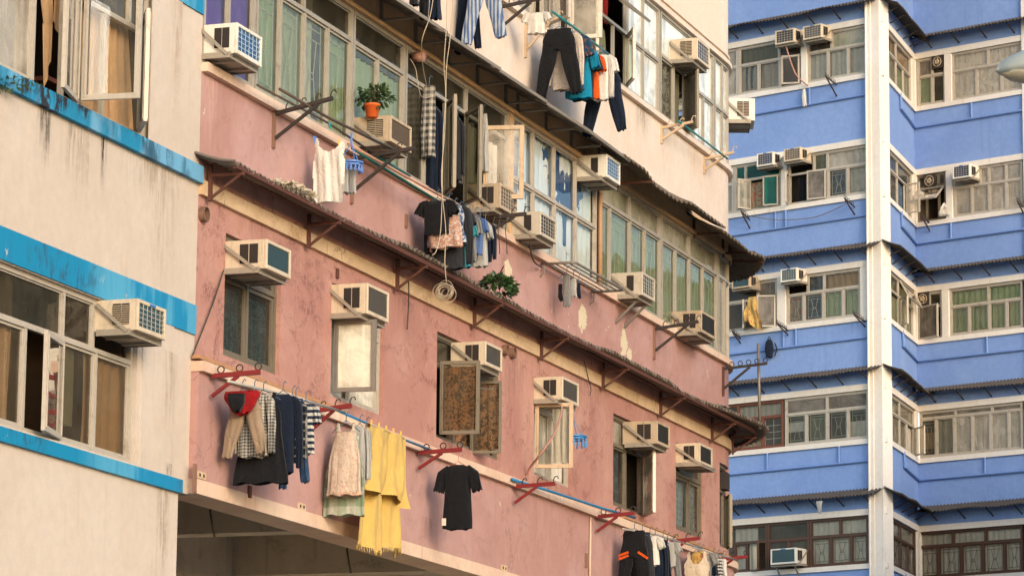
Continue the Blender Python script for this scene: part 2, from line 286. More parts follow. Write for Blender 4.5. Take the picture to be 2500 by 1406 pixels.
flat('peg_yellow', (.75,.42,.06), .4); flat('peg_orange', (.75,.2,.03), .4); flat('peg_teal', (.02,.35,.4), .4); flat('peg_blue', (.03,.2,.6), .4); flat('hanger_wire', (.08,.12,.17), .4); flat('hanger_pink', (.6,.25,.18), .4)
flat('pot_orange', (.72,.13,.025), .5); flat('lamp_grey', (.30,.32,.30), .35); flat('straw', (.5,.42,.3), .9)
t = T('lamp_glass'); t.bsdf((.30,.26,.18), .15, spec=.6)
for nm, a, b in (('leaf_dark', (.025,.055,.018), (.06,.10,.03)), ('leaf_green', (.022,.06,.016), (.06,.11,.03))):
    t = T(nm); n = t.noise(t.pos(), 14, 3); col = t.mix(t.mr(n, .35, .65), a, b); q = t.n('BsdfPrincipled', {'Base Color': col, 'Roughness': .5}); t.fin(t.n('MixShader', {0: .2, 1: q, 2: t.n('BsdfTranslucent', {'Color': col})}))
glass('pane_paper', (1, 1, 1), 0.); glass('pane_clear', (.93,.93,.88), .07, (.5,.42,.3)); glass('pane_green', (.86,.92,.78), .2, (.40,.42,.28)); glass('pane_dusty', (.95,.92,.86), .42, (.68,.60,.49)); glass('pane_whitefilm', (.95,.95,.92), 1.05, (.74,.75,.69), .08, .9); glass('pane_dark', (.35,.36,.30), .2, (.22,.19,.13))
glass('pane_frost', (.8,.78,.7), .95, (.70,.64,.52), .2, .5); glass('pane_film', (.25,.25,.23), .9, (.2,.17,.14), .15, .5); glass('pane_teal', (.05,.40,.30), .35, (.01,.22,.16)); glass('pane_ice', (.92,.93,.90), .65, (.76,.76,.70), .1, .8)
glass('pane_brown', (.9,.84,.72), .14, (.3,.24,.16))
def curtain_mat(name, c, c2=None, pat=None, sc=1.): cloth(name, c, c2, pat, sc, .95, .25)
curtain_mat('curtain_tan', (.58,.36,.19)); curtain_mat('curtain_white', (.84,.77,.67)); curtain_mat('curtain_green', (.46,.56,.34), (.5,.55,.35)); curtain_mat('curtain_pale', (.60,.64,.48)); curtain_mat('curtain_purple', (.17,.075,.55))
curtain_mat('curtain_teal', (.008,.032,.055), (.04,.11,.12), 'splash', 25); curtain_mat('curtain_blue', (.34,.50,.60), (.55,.66,.70), 'plaid', 12); curtain_mat('curtain_brown', (.30,.15,.07), (.055,.03,.02), 'splash', 16); curtain_mat('curtain_lime', (.52,.63,.36)); curtain_mat('curtain_grey', (.60,.53,.44))
curtain_mat('curtain_olive', (.2,.19,.11)); curtain_mat('curtain_denim', (.06,.10,.16), (.14,.2,.25), 'splash', 9); curtain_mat('red_cloth', (.35,.02,.02)); curtain_mat('curtain_blueprint', (.22,.34,.42), (.52,.58,.5), 'splash', 16); curtain_mat('curtain_mix', (.45,.36,.24), (.5,.16,.1), 'splash', 6)
curtain_mat('curtain_darkbrown', (.10,.07,.045), (.03,.02,.015), 'splash', 8); curtain_mat('dark_cloth', (.02,.02,.025)); curtain_mat('foil', (.50,.46,.38), (.17,.15,.1), 'splash', 9)
t = T('blue_paper'); n = t.noise(t.pos((1, 1, .55)), 1.25, 6, .55, .35); m = t.mr(n, .575, .580); c = t.mix(m, (.82,.90,.90), (.05,.12,.27))
c = t.mix(t.mr(t.noise(t.pos(), .9, 3), .45, .6, 0, .55), c, t.mix(m, (.76,.82,.64), (.04,.1,.18))); t.bsdf(c, .7)
# ---------------------------------------------------------------- architecture helpers
def wall(mb, F, u0, u1, z0, z1, holes=(), depth=.2, o=0.):
    us = {u0, u1}; zs = {z0, z1}
    for a, b, c, d in holes: us |= {a, b}; zs |= {c, d}
    if F.uc is not None and u1 > F.uc: us |= {F.uc+(u1-F.uc)*i/24 for i in range(25)}
    us = sorted(u for u in us if u0 <= u <= u1); zs = sorted(z for z in zs if z0 <= z <= z1)
    for i in range(len(us)-1):
        for j in range(len(zs)-1):
            a, b, c, d = us[i], us[i+1], zs[j], zs[j+1]; m, n = (a+b)/2, (c+d)/2
            if not any(h[0] < m < h[1] and h[2] < n < h[3] for h in holes): mb.quad(F.W(a, o, c), F.W(b, o, c), F.W(b, o, d), F.W(a, o, d))
    for a, b, c, d in holes:
        P = [(a, c), (b, c), (b, d), (a, d)]
        for k in range(4):
            (x, y), (x2, y2) = P[k], P[(k+1) % 4]
            mb.quad(F.W(x, o, y), F.W(x, o-depth, y), F.W(x2, o-depth, y2), F.W(x2, o, y2))
def room(B, F, u0, u1, z0, z1, front, back, mat='room', s0=0., s1=0.):
    if s0 or s1:
        m = MB(); P = [(u0, front), (u0+s0, back), (u1+s1, back), (u1, front)]
        for (a, p), (b, q) in zip(P, P[1:]): m.quad(F.W(a, p, z0), F.W(b, q, z0), F.W(b, q, z1), F.W(a, p, z1))
        for z in (z0, z1): m.quad(*[F.W(a, p, z) for a, p in P])
        return m.build('room_interior', mat, B)
    mb = MB(); n = max(1, int((u1-u0)/.4)) if F.uc is not None and u1 > F.uc else 1; us = [u0+(u1-u0)*i/n for i in range(n+1)]
    for a, b in zip(us, us[1:]):
        mb.quad(F.W(a, back, z0), F.W(b, back, z0), F.W(b, back, z1), F.W(a, back, z1)); mb.quad(F.W(a, front, z0), F.W(b, front, z0), F.W(b, back, z0), F.W(a, back, z0)); mb.quad(F.W(a, front, z1), F.W(a, back, z1), F.W(b, back, z1), F.W(b, front, z1))
    for u in (u0, u1): mb.quad(F.W(u, front, z0), F.W(u, back, z0), F.W(u, back, z1), F.W(u, front, z1))
    return mb.build('room_interior', mat, B)
def hourglass(mb, F, a, b, c, d, o, w=.009):
    def L(x, z, x2, z2): mb.bar(F.W(a+(b-a)*x, o, c+(d-c)*z), F.W(a+(b-a)*x2, o, c+(d-c)*z2), w)
    for q in ((.1,0,.1,1),(.9,0,.9,1),(.1,.93,.9,.93),(.1,.82,.9,.82),(.1,.1,.9,.1),(.3,.82,.42,.48),(.7,.82,.58,.48),(.42,.48,.3,.1),(.58,.48,.7,.1),(.42,.48,.58,.48),(.42,.42,.58,.42)): L(*q)
def lattice(mb, F, a, b, c, d, o, nx=2, nz=4, w=.012):
    for i in range(nx+1): mb.bar(F.W(a+(b-a)*i/nx, o, c), F.W(a+(b-a)*i/nx, o, d), w)
    for j in range(1, nz): mb.bar(F.W(a, o, c+(d-c)*j/nz), F.W(b, o, c+(d-c)*j/nz), w)
def drape(F, a, b, c, d, o, amp=.03, waves=None, seed=0., gather=0., tilt=0.):
    mb = MB(); w = b-a; waves = waves or max(2, int(w/.16)); nu = waves*6
    def P(i, j):
        z = c+(d-c)*j; g = 1-gather*(1-abs(2*j-1))*.5
        u = a+w*(.5+(i-.5)*g)+tilt*(1-j); y = amp*(math.sin(2*math.pi*waves*i+seed+.8*math.sin(3*j+seed))+.45*math.sin(2*math.pi*waves*1.73*i+seed*2+j))
        return F.W(u, o+y, z)
    mb.grid(P, nu, 5); return mb
def window(B, F, u0, u1, z0, z1, cols=(), tz=None, tcols=(), fm='alu_frame', o=-.05, pane='pane_clear', curtain=None, grille=None, fw=.042, skip=(), tskip=(), sash=.022, panes=None, tpanes=None, gm='white_frame', gskip=()):
    """one window: outer frame, mullions, transom, sash rims; children pane, curtain, grille"""
    mb = MB(); gl = {}; gr = MB(); h = fw/2
    mb.box(F, u0, u0+fw, o-.038, o+.010, z0, z1); mb.box(F, u1-fw, u1, o-.038, o+.010, z0, z1)
    mb.box(F, u0+fw, u1-fw, o-.038, o+.008, z0, z0+fw); mb.box(F, u0+fw, u1-fw, o-.038, o+.008, z1-fw, z1)
    rows = [(z0+fw, (tz-h) if tz else z1-fw, cols, skip, panes)]
    if tz: mb.box(F, u0+fw, u1-fw, o-.036, o+.012, tz-h, tz+h); rows.append((tz+h, z1-fw, tcols, tskip, tpanes))
    for r, (za, zb, cs, sk, pn) in enumerate(rows):
        xs = [u0+fw/2]+list(cs)+[u1-fw/2]
        for x in cs: mb.box(F, x-h, x+h, o-.036, o+.006, za, zb)
        for k in range(len(xs)-1):
            if k in sk: continue
            a, b = xs[k]+h+.004, xs[k+1]-h-.004
            if b-a < .05: continue
            s = sash if (r == 0) else sash*.55
            y0, y1 = o-.034, o-.008
            mb.box(F, a, a+s, y0, y1, za+.004, zb-.004); mb.box(F, b-s, b, y0, y1, za+.004, zb-.004); mb.box(F, a+s, b-s, y0, y1-.001, za+.004, za+.004+s); mb.box(F, a+s, b-s, y0, y1-.001, zb-.004-s, zb-.004)
            pm = (pn[k] if isinstance(pn, (list, tuple)) else pn) or pane; g = gl.setdefault(pm, MB())
            g.quad(F.W(a+s-.004, o-.028, za+s), F.W(b-s+.004, o-.028, za+s), F.W(b-s+.004, o-.028, zb-s), F.W(a+s-.004, o-.028, zb-s))
            if grille and r == 0 and k not in gskip: (hourglass if grille == 'hour' else lattice)(gr, F, a+s, b-s, za+s, zb-s, o-.05)
    w = mb.build('window', fm, B)
    for pm, g in gl.items(): g.build('pane', pm, w)
    if gr.v: gr.build('grille', gm, w)
    if isinstance(curtain, str): curtain = [(u0+fw, u1-fw, z0+.03, z1-.03, curtain)]
    for k, (a, b, c, d, m) in enumerate(curtain or []): drape(F, a, b, c, d, o-.085, .020, seed=u0*7+k).build('curtain', m, w, smooth=True)
    return w
def sash(w, F, uh, z0, z1, width, ang, o=-.03, fm='alu_frame', pane='pane_clear', rim=.035, left=True, tag_=None, lean=0.):
    """an open casement: hinged at uh, swung ang degrees out of the facade plane (left: hinge on its left edge)"""
    f = F.frame(uh, z0, o); a = R(ang); ex = (f.ex*(1 if left else -1))*math.cos(a)+f.ey*math.sin(a); ey = V((ex.y, -ex.x, 0)); g = Frame(f.p, ex, ey); h = z1-z0; mb = MB()
    t = .018
    for q in ((0, rim, 0, h), (width-rim, width, 0, h), (rim, width-rim, 0, rim), (rim, width-rim, h-rim, h)): mb.box(g, q[0], q[1], -t, t, q[2], q[3])
    for q in ((rim*.55, rim, rim*.55, h-rim*.55), (width-rim, width-rim*.55, rim*.55, h-rim*.55)): mb.box(g, q[0], q[1], -t-.008, t+.008, q[2], q[3])
    s = mb.build('sash', fm, w); pb = MB(); q = (rim-.004, width-rim+.004, rim-.004, h-rim+.004); pb.quad(g.W(q[0], 0, q[2]), g.W(q[1], 0, q[2]), g.W(q[1], 0, q[3]), g.W(q[0], 0, q[3]))
    pb.build('sash_pane', pane, w); return s
def awning_sash(w, F, u0, u1, ztop, length, ang, o=-.03, fm='alu_frame', pane='pane_clear', rim=.035):
    f = F.frame(u0, ztop, o); a = R(ang)
    def W(x, y, l): return f.p+f.ex*x+f.ey*(math.sin(a)*l+y*math.cos(a))+V((0, 0, -math.cos(a)*l+y*math.sin(a)))
    class G: pass
    g = G(); g.W = W; g.uc = None; mb = MB(); wd = u1-u0
    for q in ((0, rim, 0, length), (wd-rim, wd, 0, length), (rim, wd-rim, 0, rim), (rim, wd-rim, length-rim, length)): mb.box(g, q[0], q[1], -.018, .018, q[2], q[3])
    mb.build('sash', fm, w); pb = MB(); pb.quad(g.W(rim, 0, rim), g.W(wd-rim, 0, rim), g.W(wd-rim, 0, length-rim), g.W(rim, 0, length-rim)); pb.build('sash_pane', pane, w)
def corrugated(F, u0, u1, zi, zo, oi, oo, pitch=.085, amp=.016, sag=0., seed=1, per=8):
    mb = MB(); n = int((u1-u0)/pitch*per); rnd = random.Random(seed); ks = [rnd.uniform(-1, 1) for _ in range(int((u1-u0)/.8)+3)]
    def top(u, r, dz):
        k = (u-u0)/.8; i = int(k); f = k-i; f = f*f*(3-2*f); e = ks[i]*(1-f)+ks[i+1]*f
        sh = .02*e*(r > .5); return F.W(u, oi+((oo(u) if callable(oo) else oo)-oi)*r+sh+.008*math.sin(u*37)*(r > .9), zi+(zo-zi)*r+amp*math.sin(2*math.pi*(u-u0)/pitch)+sag*e*r-sag*.6*math.sin(math.pi*r)+dz)
    th = .008
    for dz in (0, th):
        def P(i, j, dz=dz): return top(u0+(u1-u0)*i, j, dz)
        mb.grid(P, n, 3)
    for r in (0, 1):
        b = len(mb.v)
        vs = []
        for i in range(n+1): vs += [top(u0+(u1-u0)*i/n, r, 0), top(u0+(u1-u0)*i/n, r, th)]
        mb.add(vs, [(2*i, 2*i+2, 2*i+3, 2*i+1) for i in range(n)])
    return mb
# ---------------------------------------------------------------- fittings
def ac(F, label, tl, fl=None, fr=None, bl=None, body='ac_cream', fins='fin_dark', style='fins', vent='dark', brace=True, tray=True, facing=False, d=.42, trl=.85, wire='wire', badge=False, group='window air conditioners', legs=0, k=None, back=.06):
    """tl: top corner at the wall, fl: outer top corner, fr: far outer top corner, bl: outer bottom corner (photo pixels).  facing: outer grille seen square on (tl,fr,bl on it)"""
    if k: u, z, w, d, h = k
    elif facing: u, zt = F.uz(*tl, d); u1, _ = F.uz(*fr, d); z = F.uz(*bl, d)[1]; w = u1-u; h = zt-z
    else:
        u, _ = F.uz(*tl); d, zt = F.oz(*fl, u); z = F.oz(*bl, u)[1]; h = zt-z; w = F.uz(*fr, d)[0]-u
    f = F.frame(u, z); t = thing('air_conditioner', label, 'air conditioner', f.p, fang(f), group); mb = MB(); b = .035
    mb.box(f, 0, w, -back, d-.03, 0, h)
    for q in ((0, b, 0, h), (w-b, w, 0, h), (b, w-b, 0, b*1.2), (b, w-b, h-b, h)): mb.box(f, q[0], q[1], d-.03, d, q[2], q[3])
    mb.build('casing', body, t, bevel=.006)
    g = MB(); g.box(f, b, w-b, d-.028, d-.022, b*1.2, h-b)
    if style == 'fins':
        n = 16
        for i in range(n): zz = b*1.3+(h-b*2.5)*i/n; g.box(f, b, w-b, d-.022, d-.013, zz, zz+(h-b*2.5)/n*.55)
    g.build('condenser_grille', fins, t)
    if style == 'grid':
        g = MB()
        for i in range(1, 6): g.bar(f.W(b+(w-2*b)*i/6, d-.008, b), f.W(b+(w-2*b)*i/6, d-.008, h-b), .0055)
        for i in range(1, 5): g.bar(f.W(b, d-.006, b+(h-2*b)*i/5), f.W(w-b, d-.006, b+(h-2*b)*i/5), .0055)
        g.build('guard_wire', wire, t)
    for sx, x in ((-1, 0), (1, w)):
        wd = [(.42, .62), (.67, .87)] if vent != 'one' else [(.55, .78)]
        for (a, c) in wd:
            g = MB(); a0, a1 = a*(d-.03)-.02, c*(d-.03)-.01; g.box(f, x-.004 if sx < 0 else x, x if sx < 0 else x+.004, a0, a1, h*.2, h*.86); g.build('side_vent', 'vent_dark', t)
            if vent == 'slat':
                g = MB(); xo = x-.012 if sx < 0 else x+.004
                for i in range(9): zz = h*(.22+.62*i/9); g.box(f, xo, xo+.006, a0, a1, zz, zz+h*.028)
                g.build('vent_slats', 'vent_slat', t)
    if badge: g = MB(); g.box(f, w*.4, w*.6, d, d+.004, h-.032, h-.008); g.build('badge', 'badge_blue', t)
    if tray:
        g = MB(); e = d*trl; g.box(f, -.03, w+.03, -.02, e, -.03, -.012)
        for q in ((-.035, -.02, -.02, e), (w+.02, w+.035, -.02, e)): g.box(f, q[0], q[1], q[2], q[3], -.045, .012)
        g.box(f, -.02, w+.02, e-.014, e, -.05, -.005); g.box(f, w*.2, w*.25, 0, e-.02, -.055, -.03); g.box(f, w*.75, w*.8, 0, e-.02, -.055, -.03); g.build('drip_tray', 'tray_metal', t)
    if brace:
        for x in (-.04, w+.04): g = MB(); g.bar(f.W(x, -.02, h*.86), f.W(x, d*trl-.03, -.015), .012, .032); g.build('brace', 'tray_metal', t)
    for x in ((.1, w-.1) if legs else ()): g = MB(); g.bar(f.W(x, .0, -legs), f.W(x, d*.8, -.03), .03, .03); g.build('leg_strut', 'steel_grey', t)
    return t
def rack(F, label, top, bot, tip, mat='red_paint', legm='brown_leg', hooks=3, strut=.55, cat='clothes bracket', group='clothes brackets on the pink wall', kind='ring', thick=.045, o0=.03, leg=True):
    u, z0 = F.uz(*top, o0); zb = F.uz(*bot, o0)[1]; o1, z1 = F.oz(*tip, u); f = F.frame(u, 0)
    t = thing('drying_bracket', label, cat, f.W(0, 0, zb), fang(f), group)
    if leg: m = MB(); m.box(f, -.022, .022, .0, .03, zb, z0+.03); m.build('wall_leg', legm, t)
    m = MB(); m.bar(f.W(0, o0, z0), f.W(0, o1, z1), thick*.8, thick); m.build('arm', mat, t)
    m = MB(); m.bar(f.W(0, o0, zb+(z0-zb)*.28), f.W(0, o0+(o1-o0)*strut, z0+(z1-z0)*strut-.02), .024, .032); m.build('strut', mat, t)
    for i in range(hooks):
        o = o0+(o1-o0)*(.18+.78*i/max(1, hooks-1)); z = z0+(z1-z0)*(o-o0)/(o1-o0); m = MB(); r = .034
        if kind == 'ring': m.ring(f.W(0, o, z+r+thick/2), f.ey, V((0,0,1)), r, .007)
        else: m.tube([f.W(0, o, z), f.W(0, o, z+.05), f.W(0, o+.02, z+.085), f.W(0, o+.05, z+.09), f.W(0, o+.06, z+.06)], .007, 5)
        m.build('hook', 'black_steel' if mat != 'cream_steel' else mat, t)
    return t
def pole(F, label, pts, mat, r=.014, cat='clothes pole', name='clothes_pole', group='clothes poles'):
    m = MB(); m.tube([F.pt(*p) for p in pts], r, 8); return tag(m.build(name, mat, smooth=True), label, cat, group)
def cable(F, name, label, cat, pts, r, mat, sub=4, group=None):
    P = [F.pt(*p) for p in pts]; Q = []
    for i in range(len(P)-1):
        a, b, c, d = P[max(i-1, 0)], P[i], P[i+1], P[min(i+2, len(P)-1)]
        for k in range(sub):
            t = k/sub; Q.append(((b*2)+(c-a)*t+(a*2-b*5+c*4-d)*t*t+(b*3-a-c*3+d)*t**3)*.5)
    Q.append(P[-1]); m = MB(); m.tube(Q, r, 6); return tag(m.build(name, mat, smooth=True), label, cat, group)

def patch(F, q, o, mat, w, amp=.012, n=4):
    """a hanging cloth between four photo corners (top left, top right, bottom right, bottom left) at offset o"""
    P4 = [F.uz(x, y, o) for x, y in q]; m = MB()
    def P(i, j):
        a = [P4[0][k]*(1-i)+P4[1][k]*i for k in (0, 1)]; b = [P4[3][k]*(1-i)+P4[2][k]*i for k in (0, 1)]
        return F.W(a[0]*(1-j)+b[0]*j, o+amp*math.sin(6.28*n*i+j), a[1]*(1-j)+b[1]*j)
    m.grid(P, n*7, 8); return m.build('curtain', mat, w, smooth=True)
# ================================================================ SETTING
UE = 18.55+1.9*1.75
def U(x, y, o=0, F=PF): return F.uz(x, y, o)[0]
g = MB(); g.quad((-4000, -4000, 0), (4000, -4000, 0), (4000, 4000, 0), (-4000, 4000, 0)); tag(g.build('ground', 'pavement'), kind='structure')
# ---------------------------------------------------------------- cream building on the left
LB = thing('apartment_building', 'cream apartment building with turquoise blue painted sill stripes, at the left edge', 'building', PF.W(-5, -3, 0), fang(PF))
sz1 = PF.uz(200, 320)[1]
Lt0, Lt1 = 8.93, 10.42; Ll0, Ll1 = 5.86, 7.25
Ltu0, Ltu1 = -6.2, U(374, 200); Llu0, Llu1 = -6.4, U(333, 950)
m = MB(); wall(m, PF, -9, -.0, 5.72, 17, [(Ltu0, Ltu1, Lt0, Lt1), (Llu0, Llu1, Ll0, Ll1)], .14)
wall(m, PF, -9, -.28, 0, 5.72); m.quad(PF.W(-.28, 0, 0), PF.W(-.28, -8, 0), PF.W(-.28, -8, 5.72), PF.W(-.28, 0, 5.72)); m.quad(PF.W(-9, 0, 17), PF.W(0, 0, 17), PF.W(0, -9, 17), PF.W(-9, -9, 17))
m.quad(PF.W(0, 0, 5.72), PF.W(0, -9, 5.72), PF.W(0, -9, 17), PF.W(0, 0, 17)); m.quad(PF.W(-9, 0, 0), PF.W(-9, -9, 0), PF.W(-9, -9, 17), PF.W(-9, 0, 17)); m.quad(PF.W(-9, -9, 0), PF.W(0, -9, 0), PF.W(0, -9, 17), PF.W(-9, -9, 17))
m.build('wall', 'cream_plaster', LB)
m = MB(); a, b = U(345, 900), U(419, 900)
for z0, z1 in ((5.83, 7.26), (8.905, 10.42)): m = MB(); m.box(PF, a, b, 0, .014, z0, z1); m.build('pilaster', 'cream_plaster', LB)
for z0, z1, mt, o in ((5.705, 5.83, 'stripe_paint', .045), (7.26, 7.545, 'stripe_paint', .02), (8.74, 8.905, 'stripe_mouldy', .06), (10.42, 10.7, 'stripe_paint', .02)):
    m = MB(); m.box(PF, -9, -.012 if z0 > 5.8 else -.27, 0, o, z0, z1); m.build('painted_stripe', mt, LB)
room(LB, PF, Ltu0, Ltu1, Lt0, Lt1, -.15, -2.2); room(LB, PF, Llu0, Llu1, Ll0, Ll1, -.15, -2.2, 'room_warm')
# upper window
a = [U(x, 150) for x in (97, 165, 262, 374)]
w = window(LB, PF, Ltu0, a[0], Lt0, Lt1, [U(2, 130), U(-130, 130)], None, (), 'alu_frame', -.06, 'pane_dusty', [(U(0, 130)-.3, a[0], Lt0, Lt1, 'curtain_grey')], panes=['pane_dusty', 'pane_dusty', 'pane_dusty'])
w = window(LB, PF, a[1], a[3], Lt0, Lt1, [U(268, 150)], Lt0+1.02, [U(330, 80)], 'alu_frame', -.06, 'pane_dusty', None, skip=(0, 1), tpanes='pane_dark')
patch(PF, ((92, -60), (126, -60), (129, 55), (104, 60)), -.18, 'curtain_tan', w, n=2); patch(PF, ((104, 58), (129, 54), (122, 150), (104, 245)), -.18, 'curtain_tan', w, n=2)
patch(PF, ((134, -60), (178, -60), (176, 150), (128, 52)), -.16, 'curtain_tan', w, n=3); patch(PF, ((196, -60), (268, -60), (272, 300), (190, 262)), -.18, 'curtain_tan', w, .02, 5); patch(PF, ((262, -60), (306, -60), (322, 330), (262, 296)), -.20, 'curtain_tan', w, .02, 3); patch(PF, ((318, 40), (350, 60), (350, 215), (326, 205)), -.26, 'red_cloth', w, .015, 2)
patch(PF, ((176, 150), (196, 160), (200, 290), (184, 280)), -.12, 'curtain_mix', w, .01, 1)
m = MB(); m.box(PF, U(105, 200, -.3), U(172, 200, -.3), -.45, -.25, Lt0+.22, Lt0+.26); m.build('shelf', 'rust_frame', w)
h = U(182, 150); sash(w, PF, U(196, 150), Lt0+.02, Lt0+1.12, .6, 14, -.02, 'alu_frame', 'pane_dusty', .045, left=False)
sash(w, PF, U(200, 150)+.02, Lt0+.05, Lt0+1.17, .55, 84, -.0, 'alu_frame', 'pane_clear', .05)
sash(w, PF, U(347, 200), Lt0+.03, Lt0+1.1, .5, 148, -.02, 'alu_frame', 'pane_film', .045)
# lower window
zt = Ll0+.93; c = [U(x, 900) for x in (72, 131, 160, 246, 333)]; tt = [U(x, 740) for x in (168, 242)]
w = window(LB, PF, Llu0, c[4], Ll0, Ll1, c[:4], zt, [U(-190, 740), tt[0], tt[1]], 'alu_frame', -.05, 'pane_brown', [(Llu0, c[0]-.12, Ll0, Ll1, 'curtain_tan'), (c[3]-.12, c[4], Ll0, zt, 'curtain_tan'), (c[2]+.1, c[3]-.3, Ll0+.2, zt, 'curtain_olive')], skip=(1,), tskip=(3,), panes=['pane_brown', None, 'pane_brown', 'pane_brown', 'pane_brown'], tpanes=['pane_film', 'pane_dark', 'pane_brown', None])
sash(w, PF, c[2]-.02, Ll0+.02, zt-.03, .62, 12.5, -.02, 'alu_frame', 'pane_dark', .05, left=False)
# ---------------------------------------------------------------- pink building
PB = thing('apartment_building', 'pink and cream apartment building with a curved right end and rows of laundry', 'building', PF.W(9, -3, 0), fang(PF))
def fb(name, mat, u0, u1, o0, o1, z0, z1): m = MB(); m.box(PF, u0, u1, o0, o1, z0, z1); return m.build(name, mat, PB)
UC = PF.uc; Z0A, Z1A = 7.18, 8.39
WA = [(U(548, 720), U(684, 800)), (U(809, 830), U(936, 950)), (U(1066, 930), U(1224, 1010)), (U(1304, 1040), U(1396, 1090)), (U(1497, 1120), U(1575, 1150)), (U(1650, 1180), U(1720, 1210)), (U(1757, 1240), U(1786, 1250))]
m = MB(); wall(m, PF, -.0, UE, 7.0, 9.0, [(a, b, Z0A, Z1A) for a, b in WA], .12); m.build('wall', 'pink_plaster', PB)
m = MB(); wall(m, PF, -.0, UE, 9.0, 9.86); m.build('wall', 'pink_clean', PB)
m = MB(); wall(m, PF, 0, UE, 11.45, 11.8); m.build('wall', 'lintel_plaster', PB)
m = MB(); wall(m, PF, 0, UE, 11.8, 12.76); wall(m, PF, 0, UE, 14.36, 17); m.build('wall', 'pale_plaster', PB)
fb('spandrel', 'pink_clean', -.06, UE, -.3, .08, 5.87, 6.9); fb('ledge', 'ledge_plaster', -.07, UE, -.0, .14, 6.9, 7.0); fb('bottom_band', 'ledge_plaster', -.06, UE, -.3, .088, 5.73, 5.87)
fb('band', 'band_plaster', 0, UE, 0, .045, 8.64, 8.785); fb('ledge', 'ledge_plaster', 0, UE, -.12, .07, 9.86, 9.95)
fb('cornice', 'lintel_plaster', 0, UE, -.1, .055, 11.47, 11.52); fb('ledge', 'pale_plaster', 0, UE, -.12, .07, 12.76, 12.83); fb('cornice', 'pale_plaster', 0, UE, -.1, .06, 14.36, 14.42); fb('cornice', 'pale_plaster', 0, UE, 0, .03, 14.50, 14.53)
for z0, z1 in ((9.95, 11.47), (12.83, 14.36)):
    for a, b in ((0, 5.4), (5.41, 9.05), (9.06, 11.9), (11.91, 15.5), (15.51, UE)): room(PB, PF, a, b, z0, z1, -.1, -1.6)
for a, b in WA: room(PB, PF, a-.1, b+.25, Z0A, Z1A, -.125, -1.4)
# arcade under the first floor
for k, (ua, ob, zc) in enumerate(((1.2, -.9, 6.24), (1.35, -.9, 6.25))): m = MB(); m.tube([PF.W(ua-1.4, ob-.1*k, zc), PF.W(9, ob-.1*k, zc)], .03-.01*k, 7); m.build('soffit_pipe', 'cord_dark' if k else 'steel_grey', PB)
for ua in (1.9, 5.6): m = MB(); m.tube([PF.W(ua, -.6, 6.3), PF.W(ua+.02, -.6, 6.0), PF.W(ua-.05, -.62, 5.8), PF.W(ua+.03, -.6, 5.55)], .012, 5); m.build('loose_wire', 'cord_dark', PB)
m = MB(); m.quad(PF.W(-.28, -3.2, 0), PF.W(18, -3.2, 0), PF.W(18, -3.2, 6.3), PF.W(-.28, -3.2, 6.3)); m.quad(PF.W(-.28, -3.2, 6.3), PF.W(18, -3.2, 6.3), PF.W(18, -.3, 6.3), PF.W(-.28, -.3, 6.3))
m.quad(PF.W(18, -3.2, 0), PF.W(18, 0, 0), PF.W(18, 0, 5.73), PF.W(18, -3.2, 5.73)); m.build('arcade_wall', 'arcade_plaster', PB)
m = MB(); m.box(PF, 3.3, 3.6, -3.2, -.3, 5.75, 6.3); m.box(PF, 7.4, 7.8, -3.2, -.3, 5.745, 6.3); m.box(PF, -.28, 18, -3.19, -2.8, 5.6, 6.29); m.build('arcade_beam', 'arcade_plaster', PB)
for x in (9., 17.5): m = MB(); m.box(PF, x, x+.5, -.45, -.31, 0, 5.73); m.build('arcade_pier', 'arcade_plaster', PB)
# --- first floor windows (one per air conditioner)
def WAw(k, **a): return window(PB, PF, WA[k][0]+.005, WA[k][1]-.005, Z0A+.005, Z1A-.005, o=-.055, **a)
u0, u1 = WA[0]; WAw(0, cols=[(u0+u1)/2-.02], tz=8.0, fm='dark_frame', pane='pane_clear', curtain=[(u0, u1, Z0A, 7.9, 'curtain_teal')], tcols=[(u0+u1)/2-.02], tpanes='pane_dark', sash=.035)
u0, u1 = WA[1]; w = WAw(1, cols=[u0+.66], tz=8.0, fm='alu_frame', pane='pane_frost', curtain=[(u0, u1, Z0A, 8, 'curtain_white')], skip=(0,), tpanes='pane_dusty'); sash(w, PF, u0+.13, Z0A+.06, 8.0, .46, 84, -.02, 'steel_grey', 'pane_frost', .045); pass
u0, u1 = WA[2]; w = WAw(2, cols=[u0+.72, u0+1.4], tz=8.02, fm='dark_frame', pane='pane_clear', curtain=[(u0+.7, u1-.05, Z0A, 8.05, 'curtain_brown'), (u0+.1, u0+.3, Z0A, 7.7, 'curtain_mix')], skip=(0, 1, 2), tpanes='pane_dark')
sash(w, PF, u0+.12, Z0A+.04, 8.06, .46, 82, -.0, 'dark_frame', 'pane_brown', .04); sash(w, PF, U(1156, 980), Z0A-.03, 8.0, .36, 78, -.03, 'dark_frame', 'pane_clear', .03); sf = Frame(PF.W(U(1156, 980)+.04, 0, 0), PF.ey, PF.ex); drape(sf, .02, .31, Z0A+.02, 7.97, .03, .012, 3).build('curtain', 'curtain_brown', w, smooth=True)
sf = Frame(PF.W(u0+.16, -.0, 0), PF.ey, PF.ex); drape(sf, .02, .42, Z0A+.1, 8.0, .035, .012, 3).build('curtain', 'curtain_brown', w, smooth=True)
u0, u1 = WA[3]; w = WAw(3, cols=[u0+.8], tz=8.02, fm='alu_frame', pane='pane_clear', curtain=[(u0, u1, Z0A, 8, 'curtain_white')], skip=(0, 1), tpanes='pane_dusty'); sash(w, PF, u0+.05, Z0A+.08, 8.06, .47, 82, -.0, 'cream_steel', 'pane_clear', .045)
sf = Frame(PF.W(u0+.13, -.0, 0), PF.ey, PF.ex); drape(sf, .18, .44, Z0A+.15, 8.0, .03, .015, 3).build('curtain', 'curtain_white', w, smooth=True)
